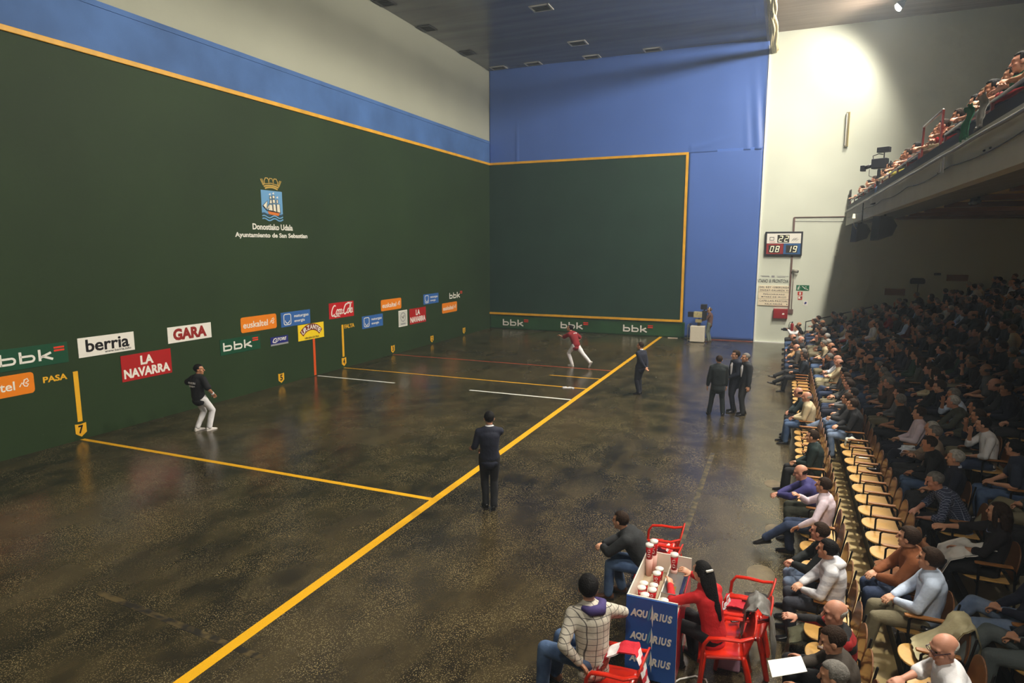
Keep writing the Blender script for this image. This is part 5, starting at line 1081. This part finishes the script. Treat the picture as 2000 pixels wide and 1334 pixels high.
for r, L_ in crowd_rows.items():
    for (y, gi, hi) in L_:
        nth = 1 + sum(1 for q_ in [a[0] for a in L_] + occupied.get(r, []) if q_ > y + 1e-6)
        gn, gm = GAR[gi]; hn, hs, hm = HR[hi]; x, z = row_xz(r); place_seat(r, y)
        k = rnd.choice('abcdefgh') if hs != 'long' else 'g'
        lab = '%s spectator in %s, %s row of the stand, %s from the front wall' % (hn, gn, ORD[r], ordn(nth))
        person(KIT[k], lab, (x + rnd.uniform(-.04,.04), y, z), RZ + rnd.uniform(-.15,.12), gm, rnd.choice([BLACKC,NAVY,CHAR,DENIM,DENIMD,KHAKI,DENIMD]), hair=hs, hairm=hm, skin=rnd.randrange(3), sc=rnd.uniform(.95,1.04), feet=(r < 4))
byrow = {}
for r, y, o in SEAT_POS: byrow.setdefault(r, []).append((y, o))
for r, L_ in byrow.items():
    L_.sort(key=lambda a: -a[0])
    for i, (y, o) in enumerate(L_): tag(o, 'plywood and black iron seat, %s row of the stand, %s seat from the front wall' % (ORD[r], ordn(i+1)), 'seat', 'seats of the stand')
# ================================================================== balcony people and fittings
M_redrail = mat('red_rail_paint', lin(120,34,26), .4); M_greyrail = mat('grey_rail', lin(150,144,136), .35, metal=.5)
def railing(label, y0, y1, zt, step=1.6, posts=M_redrail):
    t = empty('balcony_railing', (18.62, y0, 6.47)); tag(t, label, 'railing', 'balcony railings'); L = y1 - y0
    MB().tube([(0,0,zt-6.47),(0,L,zt-6.47)], .026, 8).build('top_rail', M_greyrail, t, True)
    n = max(1, round(abs(L)/step))
    for i in range(n+1): MB().box(-.02,.02,L*i/n-.03,L*i/n+.03,-.02,zt-6.47).build('post', posts, t)
    return t
railing('long low balcony railing with red posts nearest the camera',-32,-20.0,6.85); railing('tall gate-like red framed railing section on the balcony',-19.6,-17.7,7.37,2.0)
railing('low balcony railing between the tall section and the television camera',-17.4,-11.4,6.85); railing('low balcony railing between the television camera and the end wall',-9.6,-.9,6.87)
railing('tall end railing of the balcony against the white wall',-.75,-.1,7.38,.3,mat('end_rail_dark', lin(60,48,44), .4))
o = MB().box(18.56,18.60,-33,0,6.42,6.68).build('balcony_kickboard', mat('kickboard_dark', lin(14,14,16), .7)); struct(o); o.name = 'trim_1'
BG = 'spectators leaning on the balcony rail'
bl = [(-24.6,'b','dark green T-shirt',cloth('green_tee',(34,84,54)),'short','black',1.0),(-24.0,'a','black shirt',BLACKC,'short','brown',1.0),(-23.3,'b','green top',cloth('green_tee',(34,84,54)),'short','black',1.05),(-22.6,'a','red patterned top',cloth('red_top',(150,26,30)),'short','brown',1.0),(-21.9,'b','dark navy top',NAVY,'thick','black',1.0),(-21.2,'a','white and red top',cloth('pinkish',(200,150,140)),'short','light',1.0),(-20.2,'c','dark blue sweater',NAVY,'thick','black',1.04),(-19.4,'a','black jacket',BLACKC,'short','brown',1.0),(-18.5,'b','bright red jacket',cloth('bright_red',(176,22,28)),'short','brown',1.0),(-17.6,'a','beige top',cloth('beige',(204,186,150)),'short','light',1.0),(-16.7,'c','brown top',cloth('brown_j',(84,60,44)),'short','brown',1.0),(-15.0,'a','navy top',NAVY,'short','black',1.0),(-14.2,'b','maroon top',cloth('wine',(96,20,26)),'short','brown',1.0),(-13.2,'a','olive jacket',cloth('olive',(70,72,60)),'short','grey',1.0),(-12.2,'b','yellow top',cloth('yellow_top',(190,176,70)),'short','light',.95),(-9.0,'a','brown jacket',cloth('brown_j',(84,60,44)),'short','brown',1.0),(-8.0,'c','grey top',cloth('mid_grey',(104,104,106)),'thick','black',1.0),(-6.6,'a','black top',BLACKC,'short','brown',1.0),(-5.4,'b','grey sweater',cloth('mid_grey',(104,104,106)),'short','black',1.0),(-4.1,'c','dark brown top',cloth('brown_dark',(58,50,42)),'thick','black',1.0),(-2.9,'b','charcoal top',CHAR,'short','brown',1.0),(-1.8,'a','navy jacket',NAVY,'short','black',1.0)]
for i, (y, k, what, m, hs, hm, sc) in enumerate(bl):
    person(KB[k], 'spectator in %s at the balcony rail, %s from the end wall' % (what, ordn(len(bl)-i)), (19.12, y, 6.13), RZ + rnd.uniform(-.1,.1), m, rnd.choice([DENIM,BLACKC,DENIMD]), hair=hs, hairm=hm, skin=i % 3, sc=sc, group=BG)
for i, (y, what, m) in enumerate(((-24.9,'black jacket',BLACKC),(-24.1,'grey sweater',cloth('mid_grey',(104,104,106))),(-23.0,'dark red sweater',cloth('wine',(96,20,26))),(-21.4,'navy sweater',NAVY),(-19.8,'brown jacket',cloth('brown_j',(84,60,44))))):
    person(KIT['b'], 'spectator in %s in the second balcony row, %s from the photo edge' % (what, ORD[i]), (19.75, y, 6.53), RZ, m, DENIMD, hair='short', hairm='brown', group='second row of the balcony')
for r, yl, x, z in ((0,[b_[0] for b_ in bl],19.0,6.13),(1,[-24.9,-24.1,-23.0,-21.4,-19.8],19.75,6.53)):
    for i, y in enumerate(yl):
        o = MB().box(-.22,.22,-.22,.2,.38,.43).box(-.2,-.16,-.2,.18,0,.38).box(.16,.2,-.2,.18,0,.38).build('spectator_stool', mat('balcony_seat_grey', lin(90,86,80), .5), None, loc=(x,y,z)); o.rotation_euler = (0,0,RZ)
        tag(o, 'plain grey seat in the %s balcony row, %s from the photo edge' % (('front','second')[r], ordn(i+1)), 'seat', 'balcony seats')
# headset of the balcony camera operator and his camera
pc = person(KB['c'], 'balcony camera operator wearing a black headset beside the television camera', (19.0,-10.6,6.13), RZ, cloth('beige',(204,186,150)), DENIM, hair='short', hairm='black', group=BG)
kid('headset', MB().tube([(.09,0,-.01),(.095,0,.06),(.05,-.01,.135),(0,-.01,.15),(-.05,-.01,.135),(-.095,0,.06),(-.09,0,-.01)], .018, 8).mesh('headset'), mat('headset_black', lin(20,20,22), .3), pc, KB['c']['headM'])
t = empty('balcony_tv_camera', (18.62,-10.4,6.47)); tag(t, 'black television camera with a monitor on top, mounted on the balcony rail', 'camera'); t.rotation_euler = (0,0,-.5)
MB().tube([(0,0,0),(0,0,.75)], .05, 10).build('mount', M_tvb, t, True); bevel(MB().box(-.22,.24,-.12,.12,.8,1.12).build('body', M_tvb, t), .03)
MB().tube([(-.22,0,.92),(-.46,0,.86)], .06, 10, rnd_cap=False).build('lens', M_tvb, t, True); bevel(MB().box(-.56,-.44,-.09,.09,.76,.94).build('lens_hood', M_tvb, t), .01)
bevel(MB().box(-.08,.28,-.1,.1,1.3,1.46).build('monitor', M_tvb, t), .01); MB().tube([(.12,0,1.1),(.12,0,1.32)], .02, 8).build('monitor_stem', M_tvb, t, True); MB().tube([(-.2,0,1.1),(-.22,0,1.22),(-.05,0,1.27),(.08,0,1.24)], .015, 8).build('handle', M_tvb, t, True); MB().tube([(-.3,0,.8),(-.3,.0,.6),(-.1,0,.5),(.0,0,.6)], .01, 6).build('cable', M_black, t, True)
# loudspeakers under the balcony edge
for y, n in ((-4.6,'nearer the end wall'),(-11.4,'farther from the end wall')):
    t = empty('loudspeaker', (18.78, y, 5.72)); t.rotation_euler = (0,0,.5); tag(t, 'black wedge loudspeaker hanging below the balcony, '+n, 'speaker', 'hanging loudspeakers')
    MB().prism([(-.32,-.75),(-.28,.0),(.1,-.02),(.3,-.3),(.16,-.6)], .36, Matrix(((1,0,0,0),(0,0,1,-.18),(0,1,0,0),(0,0,0,1)))).build('cabinet', mat('speaker_grey', lin(52,52,58), .5), t)
    MB().prism([(-.30,-.7),(-.27,-.05),(-.29,-.05),(-.325,-.7)], .3, Matrix(((1,0,0,0),(0,0,1,-.15),(0,1,0,0),(0,0,0,1)))).build('grille', M_black, t); MB().tube([(0,0,.06),(0,0,-.02)], .03, 8).build('bracket', M_iron, t)
t = empty('small_spot_lamp', (18.46,-4.9,6.0)); tag(t, 'small lit lamp clipped under the balcony edge by the loudspeaker', 'lamp'); MB().tube([(0,0,.1),(0,0,-.08)], [.04,.06], 10, rnd_cap=False).build('shade', mat('lamp_white', lin(220,214,196), .5, emit=(1,.9,.65), es=1.2), t, True); MB().tube([(.0,0,-.1),(.02,0,-.35),(.12,0,-.5)], .012, 6).build('cord', mat('lamp_cord', lin(220,210,180), .5), t, True)
t = empty('under_balcony_fixture', (20.45,-14.4,5.98)); tag(t, 'dark cylindrical fitting under the balcony soffit', 'light fitting'); MB().tube([(0,-.2,-.06),(0,.2,-.06)], .07, 10).build('body', M_tvb, t, True); MB().tube([(0,.3,-.04),(0,.55,-.06)], .06, 10).build('body', M_tvb, t, True); MB().box(-.03,.03,-.2,.5,-.02,.06).build('bracket', M_iron, t)
# warm lamps under the balcony ceiling
M_warm = mat('warm_lamp_glass', (1,.8,.45), .4, emit=(1,.68,.28), es=6)
for i, (x, y) in enumerate(((25.6,-9.2),(25.6,-18.8))):
    t = empty('ceiling_lamp', (x, y, 6.12)); tag(t, 'warm round lamp under the balcony ceiling, ' + ('nearer the end wall','farther from the end wall')[i], 'lamp', 'warm ceiling lamps'); MB().tube([(0,0,0),(0,0,-.05)], [.16,.13], 16, rnd_cap=False).build('base', M_iron, t, True); MB().ball((0,0,-.05), (.12,.12,.06)).build('glass', M_warm, t, True)
    ld = bpy.data.lights.new('lamp_light', 'POINT'); ld.energy = WARM_W; ld.color = (1,.66,.3); ld.shadow_soft_size = .1; lo = bpy.data.objects.new('lamp_light', ld); COL.objects.link(lo); lo.parent = t; lo.location = (0,0,-.2)
# ================================================================== loose things
def drape(name, prof, wd, m, label, cat, loc, rz, fold=.03, th=.012, seed=0, taper=0, group=None):
    """a hanging cloth: profile (y,z) points swept across a width, rumpled, with thickness"""
    b = MB(); nx = 14; P = []
    for i in range(len(prof)-1):
        for k in range(4): P.append((prof[i][0] + (prof[i+1][0]-prof[i][0])*k/4, prof[i][1] + (prof[i+1][1]-prof[i][1])*k/4))
    P.append(prof[-1]); top = []; n = len(P)
    for j, (y, z) in enumerate(P):
        w2 = wd*(1 - taper*j/n)
        for i in range(nx+1):
            x = w2*(i/nx-.5); top.append(V((x + .02*noise.noise(V((j*.4,i*.3,seed))), y + fold*noise.noise(V((x*9,j*.35,seed))), z + fold*.8*noise.noise(V((x*8,j*.4,seed+7))))))
    N0 = len(top); bot = [p - V((0,0,th)) + V((0,-th*.6,0)) for p in top]; fs = []
    for j in range(n-1):
        for i in range(nx):
            a = j*(nx+1)+i; fs += [(a,a+1,a+nx+2,a+nx+1), (N0+a,N0+a+nx+1,N0+a+nx+2,N0+a+1)]
    ed = list(range(nx+1)) + [j*(nx+1)+nx for j in range(1,n)] + [(n-1)*(nx+1)+i for i in range(nx-1,-1,-1)] + [j*(nx+1) for j in range(n-2,0,-1)]
    fs += [(ed[k-1], ed[k], N0+ed[k], N0+ed[k-1]) for k in range(len(ed))]
    o = b.add(top+bot, fs).build(name, m, None, True, loc); o.rotation_euler = (0,0,rz); return tag(o, label, cat, group)
GREYJ = mat('grey_nylon', lin(112,110,106), .5, bump=.5, bscale=14)
drape('grey_jacket', [(.0,.5),(-.06,.84),(-.16,.9),(-.28,.82),(-.34,.5),(-.36,.22)], .42, GREYJ, 'grey jacket draped over the back of a red chair', 'jacket', (15.74,-27.5,0), RZ, .05, seed=3, taper=.2)
drape('red_garment', [(.2,.455),(.05,.47),(-.12,.475)], .3, cloth('crimson',(190,24,44)), 'crumpled red and white garment on an empty red chair', 'garment', (15.72,-26.85,0.0), RZ, .04, seed=5)
drape('dark_sleeve', [(.05,.5),(-.1,.53),(-.2,.52)], .2, CHAR, 'dark grey jacket bundled on the empty red chair', 'jacket', (15.78,-26.75,0), RZ, .04, seed=8)
drape('red_jacket', [(.14,.5),(.02,.74),(-.12,.84),(-.28,.86),(-.36,.6),(-.4,.36)], .2, cloth('sport_red',(196,24,44),'stripe',(232,226,226),sc=2.2), 'red and white sports jacket hung over a red chair beside the cart', 'jacket', (14.56,-28.82,-.02), RZ, .03, seed=12)
drape('red_bag', [(.18,.45),(.1,.5),(-.05,.52),(-.15,.46)], .26, cloth('bag_red_white',(190,40,40),'stripe',(230,226,220),sc=2.5), 'red and white bag on the far empty red chair', 'bag', (14.5,-25.72,0), RZ, .03, seed=14)
t = empty('mobile_phone', (15.66,-27.28,.445)); t.rotation_euler = (0,0,.5); tag(t, 'silver phone lying on a red chair seat', 'phone'); bevel(MB().box(-.05,.05,-.028,.028,0,.014).build('case', mat('phone_dark', lin(40,38,40), .3), t), .006); MB().box(-.04,.02,-.02,.02,.014,.016).build('screen', mat('phone_pale', lin(190,186,160), .2), t)
o = bevel(MB().box(-.14,.14,-.09,.09,0,.2).build('pink_case', mat('pink_plastic', lin(206,160,190), .35), None, loc=(15.62,-27.5,0)), .03, 3); tag(o, 'small pink case on the floor under a red chair', 'case')
o = MB().tube([(15.0,-28.2,.012),(15.15,-27.95,.012),(15.3,-27.83,.012),(15.42,-27.84,.012),(15.46,-27.95,.012)], .010, 6).build('white_cable', M_white, None, True); tag(o, 'white cable lying on the floor beside the cart', 'cable')
t = empty('water_bottle', (15.3,-27.42,.0)); tag(t, 'clear plastic water bottle by the woman in red', 'bottle'); MB().tube([(0,0,.02),(0,0,.2),(0,0,.25),(0,0,.28)], [.035,.035,.02,.014], 12).build('body', mat('clear_plastic', lin(190,200,210), .1), t, True); MB().tube([(0,0,.29),(0,0,.305)], .015, 10).build('cap', S_blue, t, True)
pp = MB(); pv_ = [(-.17,-.12,0),(.15,-.13,.01),(.17,.1,.03),(-.14,.13,.02)]
o = MB().add([V(p) for p in pv_] + [V(p) - V((0,0,.003)) for p in pv_], [(0,1,2,3),(7,6,5,4),(0,4,5,1),(1,5,6,2),(2,6,7,3),(3,7,4,0)]).build('paper_sheet', mat('paper_white', lin(246,244,240), .6), None, loc=(16.2,-28.5,.80)); o.rotation_euler = (-.1,-.25,.3); tag(o, 'white sheet of paper held by the man in the brown jacket', 'paper')
WOOL = mat('white_wool', lin(226,222,214), .9, bump=.5, bscale=20)
drape('white_shawl', [(.48,.34),(.40,.6),(.26,.72),(.1,.72),(-.05,.76)], .5, WOOL, 'white shawl lying across the lap of the woman in black', 'shawl', (18.35,-25.85,.48), RZ, .07, seed=21, taper=.3)
drape('suede_coat', [(.22,.46),(.05,.5),(-.1,.52),(-.2,.72),(-.28,.9),(-.36,.7)], .44, cloth('suede_coat',(122,74,38)), 'brown suede coat left on a second row seat', 'coat', (17.5,-25.8,.24), RZ, .05, seed=25)
drape('beige_coat', [(.12,.5),(-.12,.7),(-.24,.88),(-.33,.92),(-.4,.7),(-.42,.4)], .4, cloth('stone',(176,166,130)), 'beige coat hung over a second row seat back beside the pale blue shirt', 'coat', (17.5,-27.6,.24), RZ, .04, seed=27)
drape('olive_bag', [(.2,.02),(.16,.26),(.0,.34),(-.14,.28),(-.2,.04)], .34, cloth('olive_bag',(92,92,70)), 'olive bag on the floor below a first row seat', 'bag', (16.42,-27.0,0), RZ, .04, seed=31)
drape('white_bag', [(.12,.46),(.1,.58),(-.02,.62),(-.12,.56)], .22, mat('white_bag', lin(226,224,206), .5), 'white carrier bag on an empty second row seat', 'bag', (17.45,-20.1,.24), RZ, .03, seed=33)
drape('newspaper', [(.2,.0),(.05,.03),(-.1,.02),(-.2,.0)], .3, mat('newsprint', lin(190,182,160), .8, var=.2, vscale=18), 'crumpled newspaper on the walkway behind the first row', 'newspaper', (17.2,-27.6,.03), RZ, .03, seed=35)
drape('white_carrier', [(.3,.62),(.2,.7),(.05,.72),(-.1,.64)], .34, mat('carrier_white', lin(214,220,226), .4), 'white plastic bag on a spectator\'s lap in the third row', 'bag', (18.35,-21.6,.48), RZ, .06, seed=37)
drape('green_cloth', [(.0,.5),(-.04,.42),(.0,.2),(.02,.0)], .5, cloth('green_cloth',(20,110,70)), 'green cloth hanging over the balcony edge', 'cloth', (18.44,-22.4,6.42), RZ, .04, seed=41)
drape('grey_cloth', [(.0,.5),(-.03,.4),(.0,.2),(.02,.05)], .4, cloth('grey_cloth',(150,146,140)), 'pale grey cloth hanging over the balcony edge', 'cloth', (18.44,-23.2,6.42), RZ, .04, seed=43)
t = empty('fascia_cards', (18.44,-20.95,6.02)); tag(t, 'pale cards tied to the pipe on the balcony front', 'card'); MB().box(-.012,0,-.16,-.02,.02,.3).build('card', mat('card_grey2', lin(170,168,160), .6), t); MB().box(-.02,-.008,.02,.18,.05,.24).build('card', mat('card_grey2', lin(170,168,160), .6), t)
# haze in the hall
HZ = HAZE
if HZ > 0:
    hm_ = bpy.data.materials.new('hall_haze'); hm_.use_nodes = True; nt = hm_.node_tree; nt.nodes.remove(nt.nodes['Principled BSDF'])
    vs_ = nt.nodes.new('ShaderNodeVolumeScatter'); vs_.inputs['Density'].default_value = HZ; vs_.inputs['Anisotropy'].default_value = .2; vs_.inputs['Color'].default_value = (.74,.86,1,1)
    nt.links.new(vs_.outputs[0], nt.nodes['Material Output'].inputs['Volume'])
    o = MB().box(-.01,26.58,-41.9,-.001,.001,14.85).build('haze', hm_); tag(o, 'thin smoky haze hanging in the hall air', 'haze', kind='stuff')
